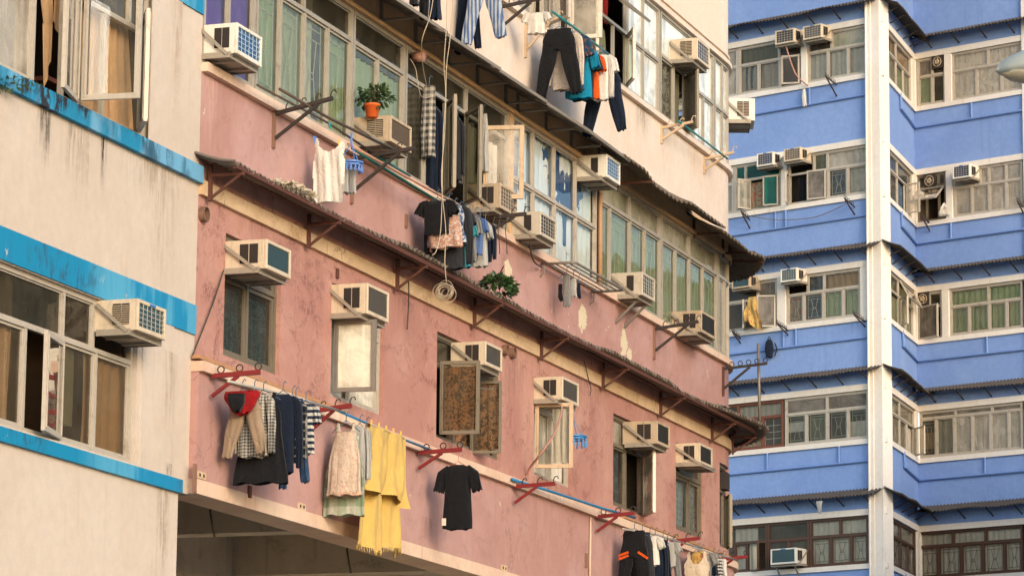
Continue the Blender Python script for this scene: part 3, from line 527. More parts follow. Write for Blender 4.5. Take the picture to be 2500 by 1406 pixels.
u0, u1 = WA[4]; w = WAw(4, cols=[u0+.72], tz=8.0, fm='dark_frame', pane='pane_clear', curtain=[(u0, u0+.7, Z0A, 8, 'curtain_denim'), (u0, u1, 8.0, Z1A, 'curtain_olive')], skip=(1,), tpanes='pane_dusty', tcols=[u0+.7], tskip=(1,)); sash(w, PF, u1-.03, Z0A+.0, 8.02, .55, 31, -.0, 'white_frame', 'pane_frost', .04, left=False)
u0, u1 = WA[5]; WAw(5, cols=[u0+.85], tz=7.98, fm='dark_frame', pane='pane_clear', curtain=[(u0, u0+.8, Z0A, 7.9, 'curtain_blue'), (u0+.8, u1, Z0A, 7.95, 'curtain_blueprint')], tpanes='pane_dark', sash=.04)
u0, u1 = WA[6]; w = WAw(6, cols=[u0+.45], tz=8.0, fm='dark_frame', pane='pane_dark', skip=(0,), tpanes='pane_dark'); sash(w, PF, u1-.03, Z0A+.02, 7.98, .32, 12, -.03, 'dark_frame', 'pane_dark', .03, left=False)
m = MB(); m.box(PF, u0+.22, u0+.5, -.1, .03, 8.03, 8.28); m.build('fan_box', 'black_steel', w)
# --- second floor window band
B0, B1, BT = 9.955, 11.465, 11.115; OB = .03
def WB(x0, x1, y, cols=(), tcols=(), **a): return window(PB, PF, x0 if isinstance(x0, float) else U(x0, y), U(x1, y), B0, B1, [U(x, y) for x in cols], a.pop('tz', BT), [U(x, y-110) for x in tcols], o=-.0, **a)
WB(.01, 621, 100, (558,), (560,), fm='alu_grey', pane='pane_clear', curtain='curtain_purple')
WB(622, 858, 200, (683, 742, 800), (742,), fm='alu_grey', pane='pane_green', curtain=[(U(625, 150), U(690, 150), B0, BT, 'curtain_green'), (U(686, 150), U(745, 160), B0, BT, 'curtain_pale'), (U(745, 150), U(780, 160), B0, B1, 'curtain_white'), (U(800, 250), U(858, 250), B0, BT, 'curtain_green')], grille='hour', tpanes='pane_dark')
WB(860, 986, 250, (922,), (), fm='alu_grey', pane='pane_green', curtain=[(U(862, 250), U(986, 250), B0, BT-.1, 'curtain_lime')], tpanes='pane_dark')
w = WB(988, 1240, 330, (1038, 1088, 1140, 1186), (1140,), fm='alu_grey', pane='pane_dark', skip=(1, 2, 3, 4), tpanes='pane_dark', curtain=[(U(1000, 330), U(1046, 330), B0, BT-.1, 'curtain_darkbrown'), (U(1058, 330), U(1090, 330), B0+.1, BT-.12, 'dark_cloth'), (U(1092, 330), U(1110, 330), B0+.3, BT-.1, 'curtain_denim'), (U(1114, 330), U(1128, 330), B0+.5, BT-.1, 'dark_cloth'), (U(1130, 330), U(1150, 330), B0+.35, BT-.1, 'curtain_grey'), (U(1158, 330), U(1186, 330), B0+.1, BT-.05, 'curtain_olive'), (U(1192, 330), U(1200, 330), B0+.3, BT-.1, 'dark_cloth'), (U(1203, 330), U(1226, 330), B0+.3, BT-.1, 'curtain_white')])
sash(w, PF, U(1090, 330), B0+.05, BT-.02, .48, 148, .0, 'dark_frame', 'pane_dark', .04); sash(w, PF, U(1135, 330), B0+.05, BT-.0, .5, 138, .0, 'dark_frame', 'pane_dark', .04); sash(w, PF, U(1178, 330), B0+.25, BT-.02, .48, 78, .02, 'cream_steel', 'pane_dusty', .05)
fb('pier', 'lintel_plaster', U(1241, 400), U(1249, 400), -.1, .02, 9.95, 11.47)
ET = PF.uz(1299, 461)[1]
WB(1250, 1456, 420, (1304, 1356, 1408), (1303, 1355, 1407), tz=ET, fm='alu_frame', pane='pane_ice', curtain='blue_paper', panes='pane_paper', tpanes='pane_paper')
WB(1463, 1613, 640, (1490, 1539, 1575), (1539,), fm='alu_grey', pane='pane_green', curtain='curtain_green', grille='hour', tpanes='pane_dusty')
WB(1615, 1751, 720, (1650, 1684, 1717), (1684,), fm='alu_grey', pane='pane_green', curtain='curtain_green', grille='hour', tpanes='pane_dusty')
ua = U(1753, 760); window(PB, PF, ua, ua+.75, B0, B1, [ua+.38], BT, [], o=0., fm='alu_grey', pane='pane_dusty', curtain='curtain_blue'); window(PB, PF, ua+.76, ua+1.5, B0, B1, [ua+1.13], BT, [], o=0., fm='alu_grey', pane='pane_dusty', curtain='curtain_blue'); window(PB, PF, ua+1.51, UE, B0, B1, [], BT, [], o=0., fm='alu_grey', pane='pane_dusty')
# --- top floor window band
C0, C1, CT = 12.84, 14.355, 13.98
def WC(x0, x1, y, cols=(), tcols=(), **a): return window(PB, PF, x0 if isinstance(x0, float) else U(x0, y), U(x1, y), C0, C1, [U(x, y) for x in cols], a.pop('tz', CT), [U(x, max(y-60, -40)) for x in tcols], o=-.0, **a)
WC(.01, 1230, 60, (560, 700, 860, 1000, 1100, 1180), (700, 1000), fm='alu_grey', pane='pane_green', curtain='curtain_green')
w = WC(1231, 1345, 60, (1260, 1300, 1325), (), fm='alu_frame', pane='pane_dusty', curtain=[(U(1232, 60), U(1298, 60), C0, C1, 'curtain_blueprint'), (U(1300, 60), U(1322, 60), C0, C1, 'curtain_mix')], skip=(2,))
w = WC(1346, 1456, 60, (1392, 1440), (), fm='alu_frame', pane='pane_dusty', curtain=[(U(1350, 60), U(1385, 60), C0, CT, 'curtain_grey')], skip=(0, 1))
sash(w, PF, U(1341, 50), C0+.1, CT+.05, .46, 128, .0, 'alu_frame', 'pane_dusty', .04); sash(w, PF, U(1392, 50), C0+.12, CT+.02, .42, 84, .0, 'white_frame', 'pane_dusty', .05); sash(w, PF, U(1438, 60), C0+.05, CT, .46, 148, .0, 'alu_frame', 'pane_dark', .04)
w = WC(1458, 1530, 130, (1498,), (), fm='alu_grey', pane='pane_dusty', skip=(0, 1), tskip=(0,), tz=13.62, panes=['pane_dusty', 'pane_dusty'], curtain=[(U(1462, 130), U(1500, 130), 13.6, C1-.05, 'red_cloth'), (U(1462, 130), U(1490, 130), C0, 13.5, 'curtain_olive')])
awning_sash(w, PF, U(1446, 90), U(1516, 120), 14.02, .52, 52, .0, 'alu_grey', 'pane_dusty'); sash(w, PF, U(1530, 160), C0+.05, 13.6, .5, 29, .0, 'alu_frame', 'pane_green', .04, left=False)
WC(1531, 1609, 150, (1571,), (1571,), tz=13.60, fm='alu_grey', pane='pane_ice', curtain='curtain_white', panes='pane_whitefilm', tpanes='pane_whitefilm')
w = WC(1612, 1692, 220, (1646, 1672), (), fm='alu_grey', pane='pane_ice', curtain=[(U(1614, 220), U(1646, 220), C0, 13.7, 'foil'), (U(1648, 220), U(1668, 220), C0, 13.7, 'curtain_olive')], tz=13.72, panes=['pane_clear', None, 'pane_dark'], skip=(1, 2), tpanes='pane_whitefilm')
sash(w, PF, U(1672, 230), C0+.0, 13.68, .5, 142, .0, 'dark_frame', 'pane_film', .04)
WC(1693, 1742, 260, (1718,), (), tz=13.62, fm='alu_grey', pane='pane_whitefilm', curtain='curtain_white', panes='pane_whitefilm')
ua = U(1744, 300); window(PB, PF, ua, ua+.85, C0, C1, [ua+.43], 13.62, [ua+.43], o=0., fm='alu_grey', pane='pane_whitefilm', curtain='curtain_white'); window(PB, PF, ua+.86, ua+1.6, C0, C1, [ua+1.2], 13.62, [], o=0., fm='alu_grey', pane='pane_whitefilm', curtain='curtain_white'); window(PB, PF, ua+1.61, UE, C0, C1, [], CT, [], o=0., fm='alu_grey', pane='pane_dusty')
# ---------------------------------------------------------------- blue building
BB = thing('apartment_building', 'blue and white apartment building with zigzag fronts, standing behind on the right', 'building', BLF.W(0, -6, 0), fang(BLF))
LS = (BRF.p-BSF.p).length; RE = U(2497, 100, 0, BRF)
def bx(F, name, mat, u0, u1, o0, o1, z0, z1): m = MB(); m.box(F, u0, u1, o0, o1, z0, z1); return m.build(name, mat, BB)
PIER = U(2152, 300, 0, BLF)
zt = [23.96-3.03*i for i in range(-1, 8)]; zb = [22.44-3.01*i for i in range(-1, 8)]
for F, a, b in ((BLF, -9, 0), (BSF, 0, LS), (BRF, 0, RE)):
    zs = [27.]+[v for i in range(8) for v in ((zt[i], zb[i]))]+[0]
    for i in range(0, len(zs), 2): m = MB(); wall(m, F, a, b, zs[i+1], zs[i]); m.build('spandrel', 'blue_plaster', BB)
    for i in range(8):
        m = MB(); m.box(F, a, b, -.14, .04, zt[i]-.15, zt[i]); m.build('lintel', 'white_plaster', BB); m = MB(); m.box(F, a, b, -.14, .055, zb[i], zb[i]+.12); m.build('sill', 'white_plaster', BB)
        room(BB, F, a+(.1 if F is BSF else 0), b-(.1 if F is BLF else 0), zb[i]+.12, zt[i]-.15, -.13, -1.0, 'room_warm', 1.1 if F is BSF else 0, -1.1 if F is BLF else 0)
bx(BLF, 'pier', 'white_plaster', 0, PIER, -.35, .07, 0, 27); bx(BLF, 'pier_edge', 'white_plaster', .05, PIER*.42, .07, .10, 0, 27); bx(BRF, 'pier', 'white_plaster', RE, RE+.5, -.3, .07, 0, 27)
m = MB(); wall(m, BRF, RE+.5, RE+4, 0, 27); m.quad(BLF.W(-9, 0, 27), BLF.W(0, 0, 27), BLF.W(0, -9, 27), BLF.W(-9, -9, 27)); m.build('wall', 'blue_plaster', BB)
def post(F, x, i, wd=.2, y=None): u = U(x, 300+288*(i-1), 0, F); bx(F, 'post', 'white_plaster', u-wd/2, u+wd/2, -.13, .03, zb[i+1]+.12, zt[i+1]-.15)
def WX(F, i, x0, x1, cols=(), tcols=(), tf=.62, **a):
    y = {0: 130}.get(i, 130+290*i); q = lambda x: x if isinstance(x, float) else U(x, y, 0, F); z0, z1 = zb[i+1]+.125, zt[i+1]-.155
    cu = a.get('curtain')
    if isinstance(cu, list): a['curtain'] = [(q(s), q(e), z0+(z1-z0)*c, z0+(z1-z0)*d, mm) for s, e, c, d, mm in cu]
    return window(BB, F, q(x0), q(x1), z0, z1, [q(x) for x in cols], z0+(z1-z0)*tf if tf else None, [q(x) for x in tcols], o=-.03, fw=.055, **a)
def zw(i, f): z0, z1 = zb[i+1]+.125, zt[i+1]-.155; return z0+(z1-z0)*f
Q = lambda x, i, F=BLF: U(x, 130+290*i, 0, F)
# left front, top to bottom
WX(BLF, 0, -9., 1800, (1500, 1650), (1500,), pane='pane_dusty', curtain='curtain_grey')
w = WX(BLF, 0, 1801, 1957, (1850, 1902), (1900,), pane='pane_clear', curtain=[(1853, 1899, 0, .6, 'curtain_grey'), (1805, 1895, .64, 1, 'curtain_olive'), (1815, 1838, .12, .58, 'curtain_denim'), (1806, 1850, .02, .6, 'curtain_grey')], skip=(2,)); sash(w, BLF, Q(1952, 0), zw(0, .03), zw(0, .62), .46, 24, .0, 'alu_frame', 'pane_brown', .04, left=False)
post(BLF, 1963, 0, .16); WX(BLF, 0, 1970, 2117, (2019, 2068), (2028,), pane='pane_clear', tpanes=['pane_dark', 'pane_dusty'], curtain=[(1972, 2117, 0, .6, 'curtain_white'), (2030, 2112, .65, 1, 'curtain_green')])
WX(BLF, 1, -9., 1790, (1500, 1650), (1500,), pane='pane_dusty', curtain='curtain_grey')
w = WX(BLF, 1, 1791, 1906, (1818, 1868), (1818,), tf=.66, pane='pane_teal', panes=['pane_teal', 'pane_teal', 'pane_teal'], skip=(1, 2), gskip=(0,), grille='lattice', gm='curtain_olive', curtain=[(1830, 1858, .02, .6, 'curtain_mix')])
sash(w, BLF, Q(1833, 1), zw(1, .02), zw(1, .64), .4, 108, .0, 'alu_frame', 'pane_dusty', .035); sash(w, BLF, Q(1900, 1), zw(1, .04), zw(1, .66), .40, 18, .0, 'alu_frame', 'pane_teal', .035, left=False)
post(BLF, 1915, 1, .17); w = WX(BLF, 1, 1924, 2117, (1970, 2019, 2067), (1985, 2018,), pane='pane_clear', tpanes=[None, 'pane_green', 'pane_dusty'], skip=(0,), curtain=[(2020, 2062, 0, .6, 'curtain_denim'), (2070, 2115, 0, .6, 'curtain_white'), (2020, 2115, .65, 1, 'curtain_grey'), (1940, 1960, .05, .55, 'dark_cloth')], grille='hour', gskip=(0, 1), tskip=(0,))
sash(w, BLF, Q(1926, 1), zw(1, .0), zw(1, .62), .42, 66, .0, 'alu_frame', 'pane_brown', .035); sash(w, BLF, Q(2016, 1), zw(1, .03), zw(1, .63), .5, 12, .0, 'alu_frame', 'pane_film', .035, left=False)
w = WX(BLF, 2, -9., 1896, (1600, 1815, 1848), (1600, 1848), pane='pane_clear', tpanes=['pane_dusty', 'pane_dark', 'pane_film'], skip=(2, 3), curtain=[(1880, 1894, .05, .6, 'curtain_mix')]); sash(w, BLF, Q(1893, 2), zw(2, .0), zw(2, .66), .46, 32, .0, 'alu_frame', 'pane_film', .035, left=False); sash(w, BLF, Q(1818, 2), zw(2, .0), zw(2, .6), .36, 60, .0, 'alu_frame', 'pane_brown', .03)
post(BLF, 1908, 2, .24); WX(BLF, 2, 1919, 2100, (1960, 2008, 2056), (1970, 2010,), pane='pane_clear', tpanes=[None, 'pane_clear', 'pane_clear'], tskip=(0,), curtain=[(1922, 1957, 0, .6, 'curtain_mix'), (1965, 2005, 0, 1, 'curtain_denim'), (2010, 2098, 0, .6, 'curtain_lime'), (2012, 2098, .65, 1, 'curtain_tan')], grille='hour'); post(BLF, 2109, 2, .2)
WX(BLF, 3, -9., 1911, (1600, 1800, 1860), (1800,), tf=.66, fm='rust_frame', pane='pane_clear', curtain=[(1800, 1857, .05, .62, 'curtain_tan'), (1800, 1908, .68, 1, 'curtain_grey')], grille='lattice', gskip=(0, 1), gm='curtain_white')
WX(BLF, 3, 1915, 2119, (1966, 2017, 2068), (2017,), tf=.66, pane='pane_clear', tpanes='pane_film', curtain=[(1920, 1965, .3, .5, 'curtain_white'), (2070, 2110, .02, .4, 'curtain_white'), (1970, 2010, .0, .6, 'curtain_olive')], grille='hour', gm='curtain_pale')
w = WX(BLF, 4, -9., 1871, (1600, 1792, 1822), (1600,), fm='brown_frame', pane='pane_clear', skip=(3,), curtain=[(1790, 1845, .0, 1, 'curtain_white')]); sash(w, BLF, Q(1826, 4), zw(4, .0), zw(4, .62), .46, 20, .0, 'brown_frame', 'pane_brown', .035)
WX(BLF, 4, 1872, 1974, (1923,), (), fm='brown_frame', pane='pane_dark', grille='hour', gm='rust_frame'); WX(BLF, 4, 1975, 2119, (2026, 2076), (2050,), fm='brown_frame', pane='pane_clear', curtain='curtain_white', grille='hour', gm='brown_frame')
# return wall
cm = ['curtain_grey', 'curtain_denim', 'curtain_olive', 'curtain_grey', 'curtain_white']
for i in range(5):
    q = [LS*k for k in (.03, .27, .5, .72, .93)]; fm = 'brown_frame' if i == 4 else 'alu_frame'
    w = WX(BSF, i, q[0], q[4], (q[1], q[2], q[3]), (q[2],), tf=.64 if i else .6, fm=fm, pane='pane_clear', curtain=[(q[0], q[2], 0, .6, cm[i]), (q[2], q[4], 0, .6, 'curtain_green' if i in (0, 2) else cm[i]), (q[0], q[4], .65, 1, 'curtain_tan' if i == 0 else cm[i])], skip=((3,) if i == 3 else (2,) if i == 1 else (1,) if i == 2 else ()), tskip=(1,) if i == 2 else (), grille='hour' if i > 2 else None, gm='brown_frame' if i == 4 else 'white_frame')
    if i == 1: sash(w, BSF, q[3], zw(1, .02), zw(1, .64), .4, 70, .0, fm, 'pane_dusty', .035, left=False)
    if i == 2: sash(w, BSF, q[2], zw(2, .02), zw(2, .6), .4, 40, .0, fm, 'pane_dusty', .035, left=False); awning_sash(w, BSF, q[2], q[4]-.05, zw(2, .98), .5, 28, .0, fm, 'pane_dusty')
    if i == 3: sash(w, BSF, q[4]-.05, zw(3, .02), zw(3, .62), .5, 40, .0, fm, 'pane_brown', .035, left=False)
    bx(BSF, 'post', 'white_plaster', LS-.26, LS, -.13, .03, zb[i+1]+.12, zt[i+1]-.15)
    if i != 3: bx(BRF, 'post', 'white_plaster', .0, .06, -.13, .03, zb[i+1]+.12, zt[i+1]-.15)
# right front
Qr = lambda x, i: U(x, 130+290*i, 0, BRF)
WX(BRF, 0, 2237, 2306, (2273,), (2273,), pane='pane_clear', tpanes=['pane_film', 'pane_dark'], panes=['pane_green', 'pane_dark'], curtain=[(2240, 2270, 0, .6, 'curtain_pale')]); post(BRF, 2313, 0, .2); WX(BRF, 0, 2321, 2495, (2381, 2442), (2410,), pane='pane_dusty', curtain='curtain_white')
w = WX(BRF, 1, 2237, 2308, (2260, 2290), (2258, 2288), tf=.72, fm='dark_frame', pane='pane_dark', skip=(0, 1, 2), tpanes='pane_dark', grille='lattice'); awning_sash(w, BRF, Qr(2240, 1), Qr(2305, 1), zw(1, .7), .55, 48, .0, 'alu_frame', 'pane_dark')
post(BRF, 2316, 1, .18); WX(BRF, 1, 2326, 2495, (2370, 2412, 2454), (2390, 2412, 2454), pane='pane_dusty', curtain='curtain_grey', grille='hour', tskip=())
w = WX(BRF, 2, 2237, 2298, (2266,), (2266,), tf=.68, fm='alu_frame', pane='pane_dark', skip=(0, 1)); sash(w, BRF, Qr(2243, 2), zw(2, .0), zw(2, .7), .72, 16, .0, 'alu_frame', 'pane_film', .035); post(BRF, 2307, 2, .2); WX(BRF, 2, 2316, 2495, (2363, 2412, 2455), (2411,), pane='pane_clear', curtain='curtain_lime', grille='hour')
WX(BRF, 3, 2243, 2495, (2283, 2327, 2371, 2415, 2460), (2330, 2420), tf=.84, pane='pane_dusty', tpanes='pane_film', curtain=[(2285, 2495, 0, .8, 'curtain_grey'), (2250, 2280, .2, .55, 'curtain_tan')], grille='hour', gm='curtain_pale', panes=['pane_clear', 'pane_clear']+['pane_dusty']*4)
WX(BRF, 4, 2239, 2495, (2289, 2344, 2397, 2450), (2324, 2404), tf=.68, fm='brown_frame', pane='pane_clear', curtain='curtain_white', grille='hour', gm='brown_frame')
# pipes along the spandrels
for i in range(5):
    z = zb[i+1]-.42; m = MB(); m.tube([BLF.W(-9, .04, z-.05), BLF.W(-.02, .04, z+.0)], .028, 7); m.build('drain_pipe', 'blue_pipe', BB)
    for x in ((1978,), (1895, 1920), (1915, 1945), (1875, 2050), (1900,))[i]: m = MB(); u = Q(x, i); m.tube([BLF.W(u, .04, zb[i+1]), BLF.W(u, .04, z)], .026, 7); m.build('drain_pipe', 'blue_pipe', BB)
    m = MB(); m.tube([BSF.W(LS*.52, .05, zb[i+1]+.05), BSF.W(LS*.54, .05, z+.1), BSF.W(LS-.1, .05, z), BRF.W(.05, .05, z), BRF.W(RE, .05, z+.0)], .03, 7); m.build('drain_pipe', 'blue_pipe', BB)
    m = MB(); u = Qr((2372, 2322, 2410, 2405, 2400)[i], i); m.tube([BRF.W(u, .04, zb[i+1]), BRF.W(u, .04, z)], .026, 7); m.build('drain_pipe', 'blue_pipe', BB)
m = MB(); m.tube([BLF.W(.07, .13, 0), BLF.W(.07, .13, 27)], .03, 8); m.build('drain_pipe', 'white_plaster', BB)
for F, i, x, y, rr in ((BRF, 0, 2289, 152, .12), (BRF, 1, 2270, 442, .13), (BRF, 2, 2254, 730, .12)):
    u, z = F.uz(x, y); m = MB(); m.box(F, u-.17, u+.17, -.02, .02, z-.17, z+.17); f = m.build('exhaust_fan', 'black_steel', BB); m = MB()
    m.ring(F.W(u, .03, z), F.ex, V((0, 0, 1)), rr, .012); m.ring(F.W(u, .03, z), F.ex, V((0, 0, 1)), rr*.35, .03)
    for k in range(5): a = k*1.257; m.bar(F.W(u, .03, z), F.W(u+rr*math.cos(a), .03, z+rr*math.sin(a)), .03, .01)
    m.build('fan_blades', 'vent_slat', f)

# ---------------------------------------------------------------- across the street, out of the frame but seen in the window panes
def block(label, x0, x1, y0, y1, h, mat, sides):
    t = thing('apartment_building', label, 'building', ((x0+x1)/2, (y0+y1)/2, 0)); f = Frame((x0, y0, 0), V((1, 0, 0)), V((0, 1, 0))); m = MB(); m.box(f, 0, x1-x0, 0, y1-y0, 0, h); m.build('wall', mat, t)
    for k in range(int(h/3)):
        z = 3*k+1.2
        for sd in sides:
            m = MB()
            if sd == 'x': m.box(f, -.05, .02, .5, y1-y0-.5, z, z+1.35)
            else: m.box(f, .5, x1-x0-.5, -.05, .02, z, z+1.35)
            m.build('window_band', 'lamp_glass', t)
block('cream block with dark window bands across the street, mirrored in the panes', 15.5, 30, 36, 78, 15, 'concrete_back', 'x')
# ================================================================ AWNINGS
t = thing('corrugated_awning', 'long rusty corrugated awning over the lower row of pink wall windows', 'awning', PF.W(9, 0, 8.9), fang(PF))
AO, AZ0, AZ1 = .43, 9.02, 8.925
corrugated(PF, -.12, UE-.1, AZ0, AZ1, .0, lambda u: AO+.14*min(1, max(0, (u-16.2)/2)), .125, .022, sag=.03, seed=4).build('sheet', 'corrugated_under', t)
for o, z in ((AO-.04, AZ1-.012), (.13, AZ0-.035)): m = MB(); m.box(PF, -.02, UE-.1, o-.022, o+.022, z-.045, z); m.build('purlin', 'rust_steel', t)
for x, y in ((500, 455), (741, 565), (958, 670), (1147, 765), (1311, 845), (1462, 925), (1603, 985), (1729, 1045), (1790, 1085)):
    u = U(x, y); f = PF.frame(u); m = MB(); m.box(f, -.025, .025, .045, .075, 8.60, 8.96); m.build('bracket_leg', 'rust_steel', t)
    m = MB(); m.box(f, -.02, .02, .075, AO-.02, 8.835, 8.866); m.bar(f.W(0, .07, 8.63), f.W(0, AO-.06, 8.84), .022, .024); m.build('bracket', 'rust_steel', t)
for ua, n, sd, mt, lb in ((1.45, 60, 3, 'straw', 'pale frayed matting lying along the left part of the rusty awning edge'), (16.9, 26, 5, 'steel_grey', 'grey crumpled plastic lying on the right end of the rusty awning')):
    m = MB(); rnd = random.Random(sd)
    for k in range(n):
        q = rnd.uniform(-.55, .55); a = PF.W(ua+q*(.8 if sd == 3 else .35), AO+rnd.uniform(-.12, .02), AZ1+.03+.03*(1-abs(q))); e = lambda r: V((rnd.uniform(-r, r), rnd.uniform(-r, r), rnd.uniform(-.03, .02)))
        m.tube([a, a+e(.05), a+e(.10)], rnd.uniform(.006, .016), 5)
    m.tube([PF.W(ua-.48+.96*i/12 if sd == 3 else ua-.22+.44*i/12, AO-.05+.02*math.sin(i*2), AZ1+.035) for i in range(13)], .02, 6)
    tag(m.build('frayed_matting', mt), lb, 'matting')
t = thing('sheet_metal_awning', 'flat grey sheet metal awning over the second floor windows', 'awning', PF.W(7, 0, 11.7), fang(PF))
ue = U(1537, 379, .5); rnd = random.Random(5); us = [.0, 1.9, 3.7, 5.5, 7.3, 9.0, 10.6, ue]
for a, b in zip(us, us[1:]):
    m = MB(); e = rnd.uniform(-.015, .015); P = [(a-.03, 0, 11.80), (b, 0, 11.80), (b, .50, 11.545+e), (a-.03, .50, 11.545-e)]
    q = [PF.W(*p) for p in P]; m.hexa(q+[v+V((0, 0, .012)) for v in q]); m.hexa([PF.W(a-.03, .49, 11.535-e), PF.W(b, .49, 11.535+e), PF.W(b, .503, 11.535+e), PF.W(a-.03, .503, 11.535-e)]+[PF.W(a-.03, .49, 11.575-e), PF.W(b, .49, 11.575+e), PF.W(b, .503, 11.575+e), PF.W(a-.03, .503, 11.575-e)]); m.build('sheet', 'galvanised', t)
for x, y in ((928, 40), (1012, 95), (1092, 150), (1163, 200), (1232, 245), (1262, 262), (1331, 302), (1393, 345), (1460, 380)):
    u = U(x, y); f = PF.frame(u); m = MB(); m.box(f, -.02, .02, .0, .03, 11.50, 11.78); m.box(f, -.018, .018, .03, .40, 11.535, 11.56); m.bar(f.W(0, .03, 11.76), f.W(0, .4, 11.58), .02); m.build('bracket', 'galvanised', t)
t = thing('corrugated_awning', 'dark weathered corrugated awning curving round the right end above the second floor', 'awning', PF.W(16, 0, 11.6), fang(PF))
ub = U(1770, 530, .5); corrugated(PF, ue-.25, ub, 11.83, 11.50, 0, .50, .09, .018, .05, 2).build('sheet', 'corrugated_old', t); corrugated(PF, ub-.25, UE-.2, 11.72, 11.45, 0, .52, .09, .018, .05, 9).build('sheet', 'corrugated_old', t)
for x, y in ((1505, 400), (1692, 520), (1763, 570), (1789, 610), (1797, 640)):
    u = U(x, y); f = PF.frame(u); m = MB(); m.box(f, -.022, .022, 0, .03, 11.42, 11.72); m.bar(f.W(0, .03, 11.48), f.W(0, .5, 11.47), .03); m.build('bracket', 'rust_steel', t)
lv = {0: 'top', 2: 'second', 3: 'third', 4: 'lowest'}
for i, yb in ((0, 34), (2, 622), (3, 922), (4, 1218)):
    zf = BLF.uz(1960, yb, .42)[1]
    for F, a, b, nm in ((BLF, -9, PIER, 'left front'), (BSF, -.1, LS-.1, 'narrow return wall'), (BRF, .15, RE+1, 'right front')):
        t = thing('corrugated_awning', f'dark corrugated awning on the {nm} of the blue building, {lv[i]} of four levels', 'awning', F.W((a+b)/2, 0, zf), fang(F), 'corrugated awnings on the blue building')
        corrugated(F, a, b, zf+.18, zf, .0, .46, .10, .02, .03, i+3).build('sheet', 'corrugated_grey', t)
        n = max(3, int((b-a)/.85))
        for k in range(n+1):
            u = a+(b-a)*(k+.5)/(n+1); m = MB(); m.bar(F.W(u, .0, zf-.20), F.W(u, .40, zf+.0), .025); m.build('strut', 'black_steel', t)
# ================================================================ AIR CONDITIONERS
ac(PF, 'beige air conditioner with dark grille, topmost left window of the lower pink row', (552, 588), (652, 583), (712, 603), (646, 655), fins='fin_teal', back=.2)
ac(PF, 'beige air conditioner above the pale open casement, second along the lower pink row', (810, 697), (898, 690), (951, 710), (893, 765), fins='fin_grey')
ac(PF, 'beige air conditioner above the window with brown patterned curtain', (1112, 840), (1186, 832), (1227, 848), (1181, 890), fins='fin_grey', body='ac_cream')
ac(PF, 'beige air conditioner with a pink drain hose hanging from its tray', (1304, 922), (1374, 918), (1414, 935), (1370, 975), fins='fin_grey')
ac(PF, 'rust streaked air conditioner above a window with a white swung sash', (1530, 1034), (1605, 1026), (1636, 1040), (1600, 1082), fins='fin_dark', body='ac_old')
ac(PF, 'beige air conditioner above the blue curtained window, nearest the curved end', (1650, 1087), (1709, 1080), (1740, 1095), (1705, 1130), fins='fin_dark', trl=1.1)
ac(PF, 'cream air conditioner with slatted side vents and wire guard on the cream building', (245, 742), (338, 728), (407, 755), (335, 805), fins='fin_teal', style='grid', vent='slat', badge=True, body='ac_cream')
ac(PF, 'white air conditioner with blue gridded grille in front of purple curtains', (497, 70), (580, 55), (641, 93), (577, 130), fins='fin_blue', style='grid', body='ac_white', wire='wire_blue')
ac(PF, 'old brownish air conditioner carrying an orange flowerpot', (866, 293), (955, 281), (1006, 308), (952, 345), fins='fin_brown', vent='slat', body='ac_old')
ac(PF, 'old air conditioner tangled with wires under the open casements', (1150, 452), (1222, 446), (1263, 470), (1221, 507), fins='fin_brown', body='ac_old', style='grid')
ac(PF, 'white air conditioner with pale blue grille at the upper corner of the papered window', (1410, 385), (1482, 376), (1515, 395), (1477, 432), fins='fin_blue', body='ac_white', vent='one', style='grid', wire='wire_blue')
ac(PF, 'grey white air conditioner at the foot of the blue papered window', (1246, 527), (1320, 515), (1360, 538), (1317, 573), fins='fin_dark', style='grid', body='ac_grey', vent='one')
ac(PF, 'grey air conditioner held up by two slanting legs below green curtains', (1497, 672), (1569, 663), (1600, 683), (1565, 720), fins='fin_teal', style='grid', body='ac_grey', vent='one', legs=.34)
ac(PF, 'old air conditioner wrapped in plastic below the last green curtains', (1645, 765), (1713, 757), (1748, 775), (1712, 810), fins='fin_dark', body='ac_old')
ac(PF, 'cream air conditioner with navy wire guard on the top floor', (1640, 98), (1703, 92), (1733, 115), (1700, 145), fins='fin_navy', style='grid', vent='slat')
ac(PF, 'cream air conditioner jutting from the curved end against the blue wall', None, body='ac_white', vent='slat', k=(19.14, PF.uz(1789, 292)[1], .6, .40, .34))
for F, tl, fr, bl, lb, fi, st, bo in (
    (BLF, (1892, 77), (1938, 69), (1892, 111), 'small dark grilled air conditioner, top left of the blue building', 'fin_dark', 'grid', 'ac_cream'),
    (BLF, (1960, 66), (2005, 61), (1961, 99), 'air conditioner with pale grid, right one of the top pair on the blue building', 'fin_grey', 'grid', 'ac_cream'),
    (BLF, (1847, 376), (1887, 370), (1848, 408), 'white air conditioner with navy grille above the teal windows', 'fin_navy', 'grid', 'ac_white'),
    (BLF, (1913, 365), (1954, 358), (1913, 396), 'tan grilled air conditioner beside the white post above brown sash', 'fin_brown', 'grid', 'ac_cream'),
    (BRF, (2325, 406), (2367, 401), (2325, 438), 'white air conditioner with navy grille on the right blue front', 'fin_navy', 'grid', 'ac_white'),
    (BLF, (1905, 658), (1945, 654), (1906, 690), 'white air conditioner with teal grille right of the yellow cloth', 'fin_teal', 'grid', 'ac_white'),
    (BLF, (1786, 676), (1829, 669), (1787, 706), 'dark air conditioner partly hidden behind the curved awning', 'fin_teal', 'fins', 'ac_old'),
    (BLF, (1881, 1340), (1942, 1334), (1881, 1378), 'white air conditioner on black legs at the lowest brown window', 'fin_teal', 'fins', 'ac_white')):
    ac(F, lb, tl, fr=fr, bl=bl, fins=fi, style=st, body=bo, facing=True, group='air conditioners on the blue building', legs=.45 if bl[1] > 1300 else 0, badge=True)
